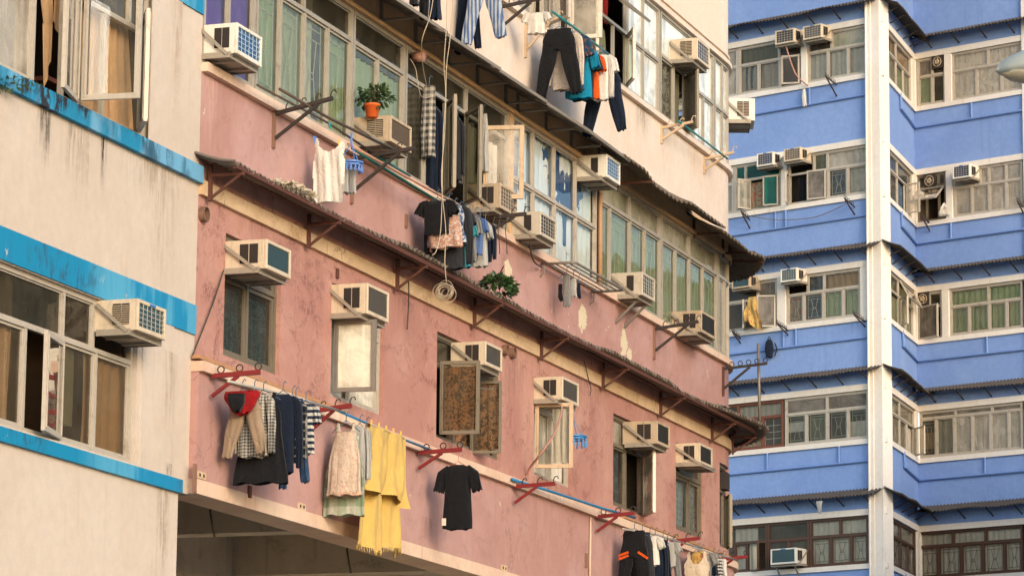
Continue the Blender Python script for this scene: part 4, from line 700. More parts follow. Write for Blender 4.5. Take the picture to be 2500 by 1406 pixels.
# ================================================================ BRACKETS, POLES
for tp, bt, tip, lb in (((518, 918), (513, 985), (635, 908), 'red bracket at the left end of the pink ledge above the red cloth'), ((765, 1003), (763, 1062), (858, 990), 'red bracket between the dark shirts and the floral dress'), ((1022, 1105), (1020, 1158), (1127, 1097), 'red bracket holding the lone black t-shirt'),
    ((1257, 1187), (1255, 1242), (1355, 1180), 'red bracket at the near end of the bare blue pole'), ((1457, 1261), (1455, 1310), (1549, 1252), 'red bracket at the far end of the bare blue pole'), ((1632, 1322), (1630, 1368), (1708, 1313), 'red bracket beyond the black track trousers'), ((1745, 1366), (1743, 1405), (1825, 1358), 'last red bracket, sticking out past the curved corner')):
    rack(PF, lb, tp, bt, tip, kind='ring' if tp[0] in (518, 1022, 1457, 1745) else 'hook', o0=.12)
for tp, bt, tip, lb in (((673, 278), (671, 362), (813, 240), 'black iron bracket below the grilled green windows'), ((864, 387), (861, 497), (1013, 362), 'black iron bracket beside the white tank top'), ((1168, 535), (1163, 600), (1285, 522), 'black iron bracket tangled with cords at the end of the pink pole'), ((1600, 803), (1597, 875), (1705, 785), 'thin rusty bracket under the plastic wrapped air conditioner'), ((1226, 17), (1226, 85), (1320, -3), 'black bracket beside the blue striped trousers')):
    rack(PF, lb, tp, bt, tip, 'black_steel', 'brown_leg', 4, .75, thick=.04, kind='hook')
rack(PF, 'black bracket with rings silhouetted at the curved corner', (1768, 900), (1766, 965), (1873, 887), 'black_steel', 'rust_steel', 5, .6, thick=.035)
for tp, bt, tip, lb in (((1618, 312), (1617, 350), (1692, 298), 'cream bracket at the near end of the bare teal pole'), ((1722, 388), (1723, 425), (1792, 372), 'cream bracket at the far end of the bare teal pole'), ((1287, 66), (1285, 140), (1366, 45), 'cream bracket beside the white vest on the top floor')):
    rack(PF, lb, tp, bt, tip, 'cream_steel', 'cream_steel', 3, .7, kind='hook', thick=.035)
for F, tp, bt, tip, lb in ((BLF, (2043, 208), (2042, 247), (2015, 186), 'top front, under the white curtains'), (BLF, (2087, 506), (2088, 532), (2061, 484), 'second floor, near the white pier'), (BLF, (1831, 537), (1833, 566), (1809, 516), 'second floor, under the teal windows'), (BLF, (2112, 785), (2113, 802), (2083, 765), 'third floor, near the white pier'), (BLF, (1924, 806), (1925, 823), (1896, 788), 'third floor, right of the yellow cloth'), (BLF, (1808, 826), (1809, 842), (1787, 808), 'third floor, beside the curved corner'), (BRF, (2270, 545), (2269, 573), (2250, 528), 'under the propped open kitchen sash'), (BRF, (2500, 507), (2500, 530), (2483, 490), 'at the right edge of the picture')):
    rack(F, 'small black clothes bracket on the blue building, '+lb, tp, bt, tip, 'black_steel', 'blue_pipe', 5, .9, group='clothes brackets on the blue building', thick=.03, leg=False)
pole(PF, 'aluminium pole carrying the dark shirts and the red cloth', [(556, 930, .45), (700, 965, .42), (842, 1006, .40)], 'alu_pole')
pole(PF, 'blue pole carrying the floral dress and the yellow towel', [(822, 1001, .40), (985, 1072, .30), (1052, 1098, .22)], 'blue_pole')
pole(PF, 'bare blue pole lying across two red brackets', [(1250, 1169, .17), (1360, 1204, .25), (1470, 1240, .33), (1550, 1263, .42)], 'blue_pole', .017)
pole(PF, 'thin pole carrying the black track trousers and grey tops', [(1520, 1290, .42), (1600, 1304, .42), (1712, 1338, .42)], 'alu_pole', .011)
pole(PF, 'thin pole carrying the beige bra top', [(1690, 1335, .42), (1740, 1350, .42), (1800, 1366, .45)], 'alu_pole', .011)
pole(PF, 'teal pole carrying the black trousers and bright shirts', [(1350, 30, .48), (1420, 82, .46), (1486, 134, .44)], 'teal_pole', .016)
pole(PF, 'bare teal pole across two cream brackets on the top floor', [(1655, 295, .30), (1715, 340, .32), (1776, 388, .34)], 'teal_pole', .014)
pole(PF, 'thin brown pole left of the two bare poles under the green windows', [(628, 208, .22), (800, 300, .24), (908, 372, .28)], 'brown_pole', .012)
pole(PF, 'thick dark pole resting on the two black brackets', [(683, 218, .40), (800, 287, .42), (965, 368, .44)], 'brown_pole', .016)
pole(PF, 'pink pole carrying the bundle of blue and black clothes', [(850, 352, .26), (905, 383, .30), (1040, 458, .34), (1168, 528, .36)], 'pink_pole', .015)
pole(PF, 'green pole lying just below the pink pole', [(860, 362, .2), (905, 392, .22), (1050, 480, .26), (1080, 497, .26)], 'green_pole', .017); pole(PF, 'short teal pole against the window below the flowerpot', [(920, 381, .12), (1000, 430, .12)], 'teal_pole', .014)
m = MB(); u = U(1819, 1000, .4); m.tube([PF.W(18.62, .52, 8.9), PF.W(18.62, .50, 10.15)], .022, 8); tag(m.build('steel_pole', 'steel_grey', smooth=True), 'upright grey pole standing at the curved corner', 'pole')
m = MB(); m.box(PF, -.1, U(857, 994, .3), .02, .10, 7.02, 7.055); tag(m.build('steel_strip', 'ledge_strip'), 'rusty perforated steel strip along the left of the pink ledge', 'steel strip')
m = MB(); m.box(PF, U(1541, 1265, .2), U(1800, 1362, .2), .02, .12, 7.02, 7.05); tag(m.build('steel_strip', 'ledge_strip'), 'rusty steel strip along the right of the pink ledge', 'steel strip')
m = MB(); u1, z1 = PF.uz(1318, 645); u2 = U(1440, 716); N = lambda u, o: PF.W(u, o, z1)
f = thing('laundry_airer', 'grey tube drying rack holding socks below the papered window', 'drying frame', PF.W((u1+u2)/2, 0, z1), fang(PF))
c = .06; m.tube([N(u1, .02), N(u1, .40), N(u1+c*.3, .44), N(u1+c, .46), N(u2-c, .46), N(u2-c*.3, .44), N(u2, .40), N(u2, .02)], .017, 8); m.build('frame_tube', 'steel_grey', f, True)
for o in (.10, .19, .28, .37): m = MB(); m.tube([N(u1, o), N(u2, o)], .010, 6); m.build('rail', 'steel_grey', f)
for u in (u1, u2): m = MB(); m.tube([N(u, .06)+V((0, 0, -.01)), PF.W(u, .05, z1-.12), PF.W(u, .01, z1-.16)], .012, 6); m.build('stay', 'steel_grey', f)
m = MB(); m.tube([PF.W(U(1459, 700), .03, z) for z in (9.95, 10.6, 11.2, 11.47)], .03, 8); tag(m.build('drain_pipe', 'brown_pipe', smooth=True), 'brown drain pipe between the papered and the green windows', 'pipe')
for x, y, lb, r in ((503, 524, 'short rusty vent pipe stub beside the cream building', .075), (1240, 855, 'left of two vent pipe stubs beside the beige air conditioner', .065), (1258, 862, 'right of two vent pipe stubs beside the beige air conditioner', .065)):
    f = PF.frame(*PF.uz(x-12, y)); t = thing('vent_pipe', lb, 'vent pipe', f.p, fang(f), 'vent pipe stubs'); m = MB(); m.tube([f.W(0, 0, 0), f.W(0, .06, 0)], r, 14, caps=False); m.tube([f.W(0, .06, 0), f.W(0, .0, 0)], r*.85, 14, caps=False); m.ring(f.W(0, .06, 0), f.ex, V((0, 0, 1)), r*.93, r*.09, 16); m.build('pipe_wall', 'vent_pipe', t, True); m = MB(); m.tube([f.W(0, .0, 0), f.W(0, .012, 0)], r*.84, 14); m.build('pipe_bore', 'vent_dark', t)
# ================================================================ LAUNDRY
def peg(p, mat, fr): m = MB(); m.bar(p+V((0, 0, -.035)), p+fr.ex*.012+V((0, 0, .04)), .012, .010); m.bar(p+V((0, 0, -.035)), p-fr.ex*.012+V((0, 0, .04)), .012, .010); return m
def G(kind, label, cat, box, mat, u, seed=1, hanger='hanger_wire', name=None, trim=None, along=False, tall=1., fold=None, dep=.05):
    x0, y0, x1, y1 = box; f0 = PF.frame(u)
    if along: w = U(x1, y0, along)-U(x0, y0, along); zt = PF.uz(x0, y0, along)[1]; zb_ = PF.uz(x0, y1, along)[1]; P = PF.W(u, along, zt); fr = Frame(P, f0.ex, f0.ey*-1)
    else:
        o0, zt = PF.oz(x0, y0, u); o1, _ = PF.oz(x1, y0, u); zb_ = PF.oz((x0+x1)/2, y1, u)[1]; w = o1-o0; fr = Frame(PF.W(u, (o0+o1)/2, zt), f0.ey, f0.ex)
    h = (zt-zb_)*tall; m = MB(); fo = fold if fold is not None else .017; tn = name or kind
    L = lambda pts, hw, hd=None, **k: m.limb(fr, [(a*w, b*h) for a, b in pts], [q*w for q in hw], [dep*(q if hd else 1) for q in (hd or [1]*len(hw))], k.pop('fold', fo), k.pop('seed', seed), **k)
    if kind in ('t_shirt', 'shirt'):
        L([(0, -.015), (0, -.05), (0, -.11), (0, -.35), (0, -.7), (0, -1)], [.13, .25, .31, .30, .31, .32], [.3, .6, .9, 1.1, 1.15, 1.1])
        for s in (-1, 1):
            if kind == 't_shirt': L([(s*.21, -.05), (s*.34, -.15), (s*.44, -.42)], [.06, .125, .125], [.5, .8, .8], seed=seed+s)
            else: L([(s*.22, -.06), (s*.36, -.14), (s*.42, -.5), (s*.43, -.93)], [.06, .10, .085, .065], [.5, .8, .7, .6], seed=seed+s)
    elif kind == 'trousers':
        L([(0, 0), (0, -.06), (0, -.2), (0, -.32)], [.25, .27, .33, .34], [.5, .8, 1, .9], top=True)
        for s in (-1, 1): L([(s*.17, -.24), (s*.21, -.42), (s*.30, -.7), (s*.38, -1+.03*s)], [.17, .165, .14, .115], [.9, .9, .8, .7], seed=seed+s*2)
    elif kind == 'dress':
        for s in (-1, 1): L([(s*.22, 0), (s*.2, -.09), (s*.16, -.18)], [.035, .04, .12], [.3, .3, .6], fold=0)
        L([(0, -.12), (0, -.25), (0, -.55), (0, -1)], [.29, .33, .42, .5], [.6, 1, 1.3, 1.5], fold=.022, freq=7, n=30)
    elif kind == 'vest': m.panel(fr, [(x*w, z*h) for x, z in ((-.44, 0), (-.34, 0), (-.30, -.12), (-.2, -.19), (0, -.225), (.18, -.19), (.3, -.13), (.36, -.07), (.47, -.07), (.46, -.2), (.42, -.27), (.47, -.36), (.46, -.7), (.44, -1), (0, -.985), (-.42, -1), (-.44, -.7), (-.46, -.38), (-.42, -.3), (-.41, -.18))], .011, .03, .010, 34, 1)
    elif kind == 'cloth': L([(0, 0), (.01, -.3), (-.01, -.65), (.02, -1)], [.40, .46, .47, .5], [.5, 1, 1.1, 1], fold=fo*1.6, freq=6, n=26)
    elif kind == 'scarf': L([(0, 0), (0, -.3), (.03, -.7), (.08, -1)], [.5, .5, .38, .16], [.8, 1.2, 1, .7], fold=.016)
    elif kind == 'bra':
        m.panel(fr, [(x*w, z*h) for x, z in ((-.36, 0), (-.28, 0), (-.24, -.3), (-.1, -.5), (.1, -.5), (.24, -.3), (.28, 0), (.36, 0), (.4, -.35), (.5, -.5), (.47, -.8), (.44, -1), (-.44, -1), (-.47, -.8), (-.5, -.5), (-.4, -.35))], .010, .045, .006, 20, 2)
        L([(0, -.62), (0, -1)], [.44, .42], [.7, .7])
    elif kind == 'sock': L([(0, 0), (0, -.45), (.0, -.7), (.25, -1)], [.3, .3, .36, .22], [.5, .6, .6, .4], fold=.004)
    if hanger or trim:
        t = thing(tn, label, cat, fr.p, math.atan2(fr.ex.y, fr.ex.x), 'laundry'); m.build('garment_cloth', mat, t, True)
        if hanger:
            m = MB(); H = min(.2, w*.3); m.tube([fr.W(-H*1.1, 0, -.07), fr.W(0, 0, .03), fr.W(H*1.1, 0, -.07)], .005, 5); m.tube([fr.W(0, 0, .03), fr.W(0, 0, .09), fr.W(.02, 0, .12), fr.W(.035, 0, .10)], .005, 5); m.build('hanger', hanger, t)
        for k in trim or []:
            if k[0] == 'band': _, za, zb2, hw, mt, d2 = k; m = MB(); m.limb(fr, [(0, za*h), (0, zb2*h)], [hw*w]*2, [dep*d2]*2, fo*1.2, seed, m=3, n=26, top=False); m.build('trim', mt, t, True)
            if k[0] == 'tag': m = MB(); m.box(fr, k[1]*w-.02, k[1]*w+.03, -dep*1.25, -dep*1.2, k[2]*h-.06, k[2]*h+.02); m.build('label_patch', 'white_frame', t)
            if k[0] == 'leg': _, s, za, zb2, mt = k; m = MB(); m.bar(fr.W(s*.12*w, -dep*.92, za*h), fr.W(s*.36*w, -dep*.9, zb2*h), .018, .03); m.build('trim', mt, t)
        return t
    return tag(m.build(tn, mat, None, True, ang=math.atan2(fr.ex.y, fr.ex.x)), label, cat, 'laundry')
for nm, c, c2, pat, sc in (('c_black', (.012,.012,.014), None, None, 1), ('c_charcoal', (.03,.03,.034), None, None, 1), ('c_navy', (.012,.018,.035), None, None, 1), ('c_white', (.74,.68,.60), None, None, 1), ('c_cream', (.66,.54,.40), None, None, 1), ('c_beige', (.33,.235,.16), None, None, 1), ('c_red', (.30,.012,.015), None, None, 1),
    ('c_gingham', (.55,.5,.42), (.05,.05,.055), 'plaid', 32), ('c_tartan', (.018,.02,.03), (.45,.42,.36), 'tartan', 12), ('c_denim', (.025,.055,.12), (.04,.08,.16), 'splash', 6), ('c_zebra', (.02,.03,.06), (.6,.58,.52), 'hstripe', 16), ('c_floral', (.60,.48,.37), (.56,.36,.28), 'floral', 24), ('c_hem', (.58,.42,.30), (.5,.13,.1), 'floral', 26), ('c_greenplaid', (.52,.52,.42), (.20,.27,.17), 'plaid', 5),
    ('c_yellow', (.64,.42,.12), (.58,.37,.09), None, 1), ('c_bluestripe', (.42,.46,.52), (.06,.12,.28), 'vstripe', 22), ('c_pattern', (.02,.06,.11), (.28,.10,.05), 'floral', 20), ('c_bluefloral', (.05,.09,.22), (.5,.52,.52), 'splash', 16), ('c_orangefloral', (.45,.23,.16), (.6,.5,.42), 'splash', 18), ('c_cyan', (.01,.22,.36), None, None, 1), ('c_orange', (.68,.10,.015), None, None, 1),
    ('c_creamdots', (.66,.56,.46), (.45,.2,.14), 'dots', 32), ('c_grey', (.22,.21,.20), None, None, 1), ('c_lightgrey', (.42,.40,.37), None, None, 1), ('c_blue', (.09,.16,.36), None, None, 1), ('c_teal', (.04,.25,.30), None, None, 1), ('c_shirtplaid', (.55,.50,.43), (.045,.045,.05), 'plaid', 13), ('c_gold', (.60,.38,.12), (.50,.14,.05), 'floral', 12), ('c_stripes', (.55,.52,.47), (.03,.03,.04), 'hstripe', 22), ('c_pink', (.6,.32,.26), None, None, 1), ('c_olive', (.45,.42,.22), (.5,.2,.05), 'floral', 20)):
    cloth(nm, c, c2, pat, sc)
u = U(592, 958, .38)
G('scarf', 'red cloth slung at the front of the lower left line', 'cloth', (550, 957, 634, 1010), 'c_red', u-.06, 2)
G('scarf', 'small black cloth pegged over the red cloth', 'cloth', (557, 962, 598, 1004), 'c_black', u-.16, 5, None, name='scarf')
G('trousers', 'beige cargo trousers hanging behind the red cloth', 'trousers', (546, 972, 656, 1112), 'c_beige', u+.04, 3)
G('shirt', 'black and white gingham shirt on the lower left line', 'shirt', (568, 958, 674, 1116), 'c_gingham', u+.16, 4)
G('dress', 'long black skirt hanging below the gingham shirt', 'skirt', (580, 962, 706, 1180), 'c_black', u+.30, 6)
G('shirt', 'plain black long shirt next to the gingham shirt', 'shirt', (640, 962, 742, 1156), 'c_navy', u+.50, 1)
G('shirt', 'dark tartan shirt on the lower left line', 'shirt', (676, 972, 752, 1130), 'c_tartan', u+.72, 7)
G('trousers', 'blue denim jeans hanging at the end of the dark shirts', 'jeans', (686, 975, 758, 1185), 'c_denim', u+.90, 8)
G('t_shirt', 'navy and white zebra striped t-shirt beside the red bracket', 't-shirt', (712, 984, 782, 1108), 'c_zebra', u+1.12, 2)
u = U(846, 1038, .38)
G('dress', 'cream strappy dress with a flowered hem', 'dress', (802, 1034, 888, 1210), 'c_floral', u, 3, trim=[('band', -.955, -1.0, .505, 'c_hem', 1.62)])
G('dress', 'pale green checked dress behind the cream dress', 'dress', (793, 1040, 897, 1258), 'c_greenplaid', u+.16, 9)
G('shirt', 'small white blouse between the dresses and the towel', 'blouse', (852, 1040, 906, 1180), 'c_lightgrey', u+.34, 5)
G('cloth', 'small flowered yellow top beside the big yellow towel', 'top', (884, 1045, 906, 1120), 'c_olive', u+.44, 6)
# the yellow towel: one length folded over the pole, a short outer and a long inner fall
ua, ub2 = U(889, 1036, .37), U(972, 1062, .34); zt_ = PF.uz(889, 1036, .37)[1]-.01; m = MB(); W_ = ub2-ua
def fall(length, o, sd, sl):
    def P(i, j):
        z = zt_-.0-length*j-sl*i*j+.03*j*math.sin(9*i+sd); a = .014+.045*j
        return PF.W(ua+W_*(i+(.0-.24*(1-i)*j)), o+a*math.sin(15*i+sd+1.5*j+.8*math.sin(4*j+sd))+.45*a*math.sin(33*i+2*sd+2*j)+.03*j, z)
    return P
m.grid(fall(1.27, .36, 1, -.06), 48, 18); m.grid(fall(.66, .44, 2.4, .07), 48, 12); m.grid(lambda i, j: PF.W(ua+W_*i, .36+.08*j+.012*math.sin(14*i+1+1.4*j), zt_+.03*math.sin(math.pi*j)), 48, 4)
rnd = random.Random(3)
for k in range(70):
    i = k/69; a = fall(1.27, .36, 1, -.06)(i, 1); m.tube([a, a+V((rnd.uniform(-.01, .01), rnd.uniform(-.01, .01), -rnd.uniform(.03, .06)))], .005, 4)
tw = thing('towel', 'big yellow towel folded over the blue pole', 'towel', PF.W((ua+ub2)/2, .38, zt_-1.27), fang(PF), 'laundry'); m.build('towel_cloth', 'c_yellow', tw, True)
for k in range(5): i = .1+.8*k/4; tag(peg(PF.W(ua+W_*i, .41, zt_+.03), 'peg_yellow', PF.frame(ua)).build('clothes_peg', 'peg_yellow'), 'yellow clothes peg on the top of the yellow towel', 'clothes peg', 'yellow pegs holding the towel')
G('t_shirt', 'lone black t-shirt hanging in front of the pink wall', 't-shirt', (1066, 1134, 1172, 1292), 'c_black', U(1118, 1134, .5), 4, 'hanger_pink', trim=[('tag', -.28, -.86)])
u = U(1550, 1297, .42)
for k, (kd, lb, ct, bxx, mt, du) in enumerate((('trousers', 'black track trousers with orange stripes', 'trousers', (1500, 1296, 1598, 1500), 'c_black', 0), ('trousers', 'dark grey trousers behind the track trousers', 'trousers', (1530, 1300, 1606, 1490), 'c_charcoal', .25), ('t_shirt', 'white t-shirt behind the dark grey trousers', 't-shirt', (1552, 1308, 1622, 1380), 'c_white', .5), ('shirt', 'navy shirt on the lower right line', 'shirt', (1568, 1310, 1632, 1420), 'c_navy', .75), ('dress', 'long navy dress on the lower right line', 'dress', (1596, 1316, 1642, 1440), 'c_black', 1.), ('t_shirt', 'light grey t-shirt on the lower right line', 't-shirt', (1596, 1322, 1664, 1384), 'c_lightgrey', 1.25), ('trousers', 'grey trousers at the far end of the lower right line', 'trousers', (1618, 1326, 1668, 1460), 'c_grey', 1.45))):
    G(kd, lb, ct, bxx, mt, u+du, k+2, trim=[('leg', -1, -.26, -.30, 'c_orange'), ('leg', 1, -.26, -.34, 'c_orange'), ('leg', -1, -.30, -.34, 'c_orange')] if k == 0 else None)
u = U(1706, 1345, .42)
for k, (kd, lb, ct, bxx, mt, du) in enumerate((('bra', 'beige bra top with yellow lining near the curved corner', 'bra top', (1671, 1346, 1732, 1408), 'c_cream', 0), ('cloth', 'small golden cloth inside the beige bra top', 'cloth', (1686, 1346, 1726, 1376), 'c_gold', .05), ('t_shirt', 'grey t-shirt behind the beige bra top', 't-shirt', (1676, 1350, 1752, 1420), 'c_grey', .3), ('cloth', 'black top beside the grey t-shirt', 'top', (1732, 1358, 1752, 1404), 'c_navy', .7), ('cloth', 'black and white striped top near the last red bracket', 'top', (1742, 1362, 1764, 1412), 'c_stripes', .95), ('cloth', 'white cloth, last of the lower right laundry', 'cloth', (1756, 1364, 1774, 1406), 'c_white', 1.15))):
    G(kd, lb, ct, bxx, mt, u+du, k+3)
# second floor laundry
G('vest', 'white ribbed tank top pegged under the black bracket', 'tank top', (764, 338, 844, 496), 'c_white', U(805, 338, .33), 3, None, name='tank_top')
for x, y, c, lb in ((769, 342, 'peg_blue', 'blue clothes peg on the left strap of the tank top'), (828, 350, 'peg_yellow', 'yellow clothes peg on the right strap of the tank top'), (806, 308, 'peg_teal', 'teal clothes peg alone on the pole above the tank top')): tag(peg(PF.pt(x, y, .33), c, Frame(PF.p, PF.ey, PF.ex)).build('clothes_peg', c), lb, 'clothes peg')
def pegring(label, cx, cy, rx, o, mat, n=16, drop=.07, top=None):
    u, z = PF.uz(cx, cy, o); f = PF.frame(u, z, o); r = abs(PF.oz(cx+rx, cy, u)[0]-o); t = thing('peg_hanger', label, 'peg hanger', f.p, fang(f)); m = MB()
    m.ring(f.p, f.ex, f.ey, r, .014, 24); m.ring(f.p+V((0, 0, -.03)), f.ex, f.ey, r*.95, .010, 24); m.build('rim', mat, t)
    for a in range(3): m = MB(); m.bar(f.W(r*math.cos(a*1.05), r*math.sin(a*1.05), 0), f.W(-r*math.cos(a*1.05), -r*math.sin(a*1.05), 0), .012); m.build('spoke', mat, t)
    for k in range(n): a = k*6.283/n; m = MB(); q = f.W(r*math.cos(a), r*math.sin(a), -.03); m.bar(q, q+V((.008, 0, -drop)), .016, .010); m.bar(q+V((0, 0, -.01)), q+V((-.010, 0, -drop)), .014, .010); m.build('peg', mat, t)
    m = MB(); hz = top or .22
    for a in range(3): m.tube([f.W(r*math.cos(a*2.1), r*math.sin(a*2.1), 0), f.W(0, 0, hz)], .005, 4)
    m.tube([f.W(0, 0, hz-.02), f.W(0, 0, hz+.10)], .012, 6); m.build('hook', mat, t); return t
pegring('blue ring of pegs with grey socks under the black bracket', 857, 398, 26, .42, 'blue_plastic_light', 16)
u = U(857, 398, .42)
for k, (x, y0, y1, mt, lb) in enumerate(((842, 412, 470, 'c_lightgrey', 'grey sock on the blue ring, nearest the tank top'), (851, 412, 474, 'c_grey', 'darker grey sock in the middle of the blue ring'), (861, 408, 472, 'c_lightgrey', 'pale sock on the right of the blue ring'))): G('cloth', lb, 'sock', (x-9, y0, x+9, y1), mt, u+.05*k, k, None, name='sock', fold=.004, dep=.02)
pegring('bright blue ring of pegs beside the curtained casement', 1399, 1066, 31, .34, 'blue_plastic', 16, .10)
G('cloth', 'black and cream plaid shirt hanging in the open window', 'shirt', (1030, 212, 1066, 384), 'c_shirtplaid', U(1046, 214, .06), 5, name='shirt')
G('shirt', 'long dark coat hanging in the open window right of the plaid shirt', 'coat', (1034, 262, 1084, 470), 'c_navy', U(1060, 262, .04), 3)
G('shirt', 'charcoal jacket hanging between the two open casements', 'jacket', (1098, 290, 1136, 440), 'c_charcoal', U(1117, 290, .05), 6)
G('cloth', 'pale trousers hanging behind the cream framed casement', 'trousers', (1168, 280, 1192, 420), 'c_lightgrey', U(1180, 280, .02), 6)
u = U(1068, 494, .38)
for k, (kd, lb, ct, bxx, mt, du) in enumerate((('t_shirt', 'black hooded top at the front of the pink pole', 'hooded top', (1018, 492, 1118, 574), 'c_black', 0), ('cloth', 'blue flowered cloth under the black hooded top', 'cloth', (1042, 508, 1136, 596), 'c_bluefloral', .12), ('cloth', 'orange flowered cloth under the blue flowered one', 'cloth', (1046, 530, 1130, 606), 'c_orangefloral', .06), ('shirt', 'long black shirt hanging lowest on the pink pole', 'shirt', (1038, 500, 1156, 658), 'c_charcoal', .26), ('t_shirt', 'pale blue t-shirt on the pink pole', 't-shirt', (1070, 512, 1150, 610), 'c_bluestripe', .4), ('t_shirt', 'charcoal t-shirt on the pink pole', 't-shirt', (1084, 520, 1160, 600), 'c_charcoal', .58), ('t_shirt', 'teal t-shirt on the pink pole', 't-shirt', (1102, 524, 1164, 654), 'c_teal', .72), ('t_shirt', 'grey t-shirt on the pink pole', 't-shirt', (1116, 526, 1176, 640), 'c_grey', .86), ('t_shirt', 'mid blue t-shirt on the pink pole', 't-shirt', (1132, 532, 1190, 622), 'c_blue', 1.02), ('t_shirt', 'cream grey t-shirt on the pink pole', 't-shirt', (1142, 538, 1202, 652), 'c_lightgrey', 1.2), ('shirt', 'dark shirt at the far end of the pink pole', 'shirt', (1158, 544, 1212, 640), 'c_navy', 1.4))):
    G(kd, lb, ct, bxx, mt, u+du, k+1)
u = U(1388, 668, .3)
for k, (kd, x0, y0, x1, y1, mt, lb) in enumerate((('sock', 1360, 694, 1376, 735, 'c_black', 'black sock on the left of the drying frame'), ('cloth', 1374, 672, 1394, 748, 'c_grey', 'grey striped sock in the middle of the drying frame'), ('cloth', 1393, 680, 1408, 724, 'c_lightgrey', 'pale sock on the drying frame'), ('sock', 1406, 692, 1420, 728, 'c_navy', 'navy sock on the right of the drying frame'))): G(kd, lb, 'sock', (x0, y0, x1, y1), mt, u+.1*k, k, 'hanger_wire', name='sock', fold=.004, dep=.02)
# top floor laundry
G('trousers', 'blue and white striped pyjama trousers', 'trousers', (1128, -50, 1238, 100), 'c_bluestripe', U(1185, -40, .45), 2, None)
G('trousers', 'navy trousers behind the striped pyjama trousers', 'trousers', (1112, -60, 1178, 125), 'c_navy', U(1185, -40, .45)+.25, 4, None)
G('cloth', 'dark navy cloth hanging at the top edge, left of the cords', 'cloth', (1003, -50, 1020, 14), 'c_charcoal', U(1012, -40, .4), 4, None)
G('cloth', 'black trouser leg hanging at the top edge', 'cloth', (1026, -50, 1048, 47), 'c_black', U(1036, -40, .4), 5, None); G('cloth', 'grey navy cloth hanging at the top edge beside the cords', 'cloth', (1050, -50, 1076, 48), 'c_navy', U(1062, -40, .42), 6, None)
G('t_shirt', 'cream vest hanging in front of the open top floor window', 'vest', (1276, 34, 1344, 84), 'c_white', U(1310, 38, .4), 3, None)
u = U(1365, 76, .44)
for k, (kd, lb, ct, bxx, mt, du) in enumerate((('trousers', 'black trousers at the front of the teal pole', 'trousers', (1306, 76, 1424, 236), 'c_black', 0), ('shirt', 'cream dotted blouse behind the black trousers', 'blouse', (1334, 80, 1426, 220), 'c_creamdots', .18), ('t_shirt', 'navy patterned top on the teal pole', 'top', (1350, 86, 1446, 222), 'c_pattern', .36), ('t_shirt', 'bright blue t-shirt on the teal pole', 't-shirt', (1366, 120, 1462, 242), 'c_cyan', .55), ('t_shirt', 'dark grey t-shirt on the teal pole', 't-shirt', (1380, 128, 1468, 246), 'c_charcoal', .75), ('t_shirt', 'orange t-shirt on the teal pole', 't-shirt', (1402, 134, 1478, 242), 'c_orange', .95), ('shirt', 'white long sleeved shirt on the teal pole', 'shirt', (1434, 136, 1500, 246), 'c_white', 1.1), ('t_shirt', 'orange and white t-shirt at the end of the teal pole', 't-shirt', (1432, 136, 1508, 240), 'c_white', 1.3), ('trousers', 'navy trousers at the far end of the teal pole', 'trousers', (1422, 168, 1532, 326), 'c_navy', 1.45))):
    G(kd, lb, ct, bxx, mt, u+du, k+1, trim=[('band', -.1, -.3, .33, 'c_orange', 1.25)] if k == 7 else None)
# blue building odds and ends
u, z = BLF.uz(1838, 724, .35); f = Frame(BLF.W(u, .35, z), BLF.ex, -BLF.ey); m = MB(); m.panel(f, [(-.12, 0), (.1, 0), (.13, -.3), (.15, -.5), (.27, -.72), (.27, -.86), (.1, -.83), (-.02, -.72), (-.08, -.58), (-.3, -.64), (-.22, -.35)], .015, .05, .03, 16, 2); tag(m.build('cloth', 'c_gold', None, True), 'golden flowered cloth hanging from a window of the blue building', 'cloth')
u, z = BLF.uz(1963, 218, .1); f = Frame(BLF.W(u, .1, z), BLF.ex, -BLF.ey); m = MB(); m.limb(f, [(0, 0), (0, -.2), (.02, -.44)], [.03, .06, .05], [.03, .04, .03], .01, 2); tag(m.build('cloth', 'c_white', None, True), 'white rag hanging from a line on the upper blue wall', 'rag')
u, z = BLF.uz(1878, 828, .12); f = Frame(BLF.W(u, .12, z), BLF.ex, -BLF.ey); t = thing('backpack', 'dark backpack hanging on the blue wall', 'backpack', f.p, fang(BLF)); m = MB(); m.limb(f, [(0, 0), (0, -.05), (0, -.25), (0, -.46)], [.03, .08, .11, .085], [.03, .07, .09, .07], .006, 1, top=True); m.build('bag_body', 'c_navy', t, True); m = MB(); m.tube([f.W(-.05, 0, 0), f.W(0, 0, .07), f.W(.05, 0, 0)], .01, 6); m.tube([f.W(.13, .05, -.1), f.W(.2, .05, -.25), f.W(.14, .03, -.44)], .015, 6); m.build('strap', 'c_black', t)
u, z = BLF.uz(2000, 1222, .46); f = Frame(BLF.W(u, .46, z), BLF.ex, -BLF.ey); m = MB(); m.limb(f, [(0, 0), (0, -.12), (.02, -.3)], [.09, .07, .03], [.02, .03, .02], .01, 2); tag(m.build('cloth', 'c_lightgrey', None, True), 'torn pale rag caught on the lowest blue building awning', 'rag')
u, z = BRF.uz(2305, 495, .15); m = MB(); rnd = random.Random(2)
for k in range(40): a = BRF.W(u, .15, z); m.tube([a, a+V((rnd.uniform(-.1, .1), rnd.uniform(-.08, .02), -.15)), a+V((rnd.uniform(-.16, .16), rnd.uniform(-.1, .05), -rnd.uniform(.28, .36)))], .009, 4)
tag(m.build('mop', 'c_white'), 'pale string mop head drying by the propped kitchen sash', 'mop')
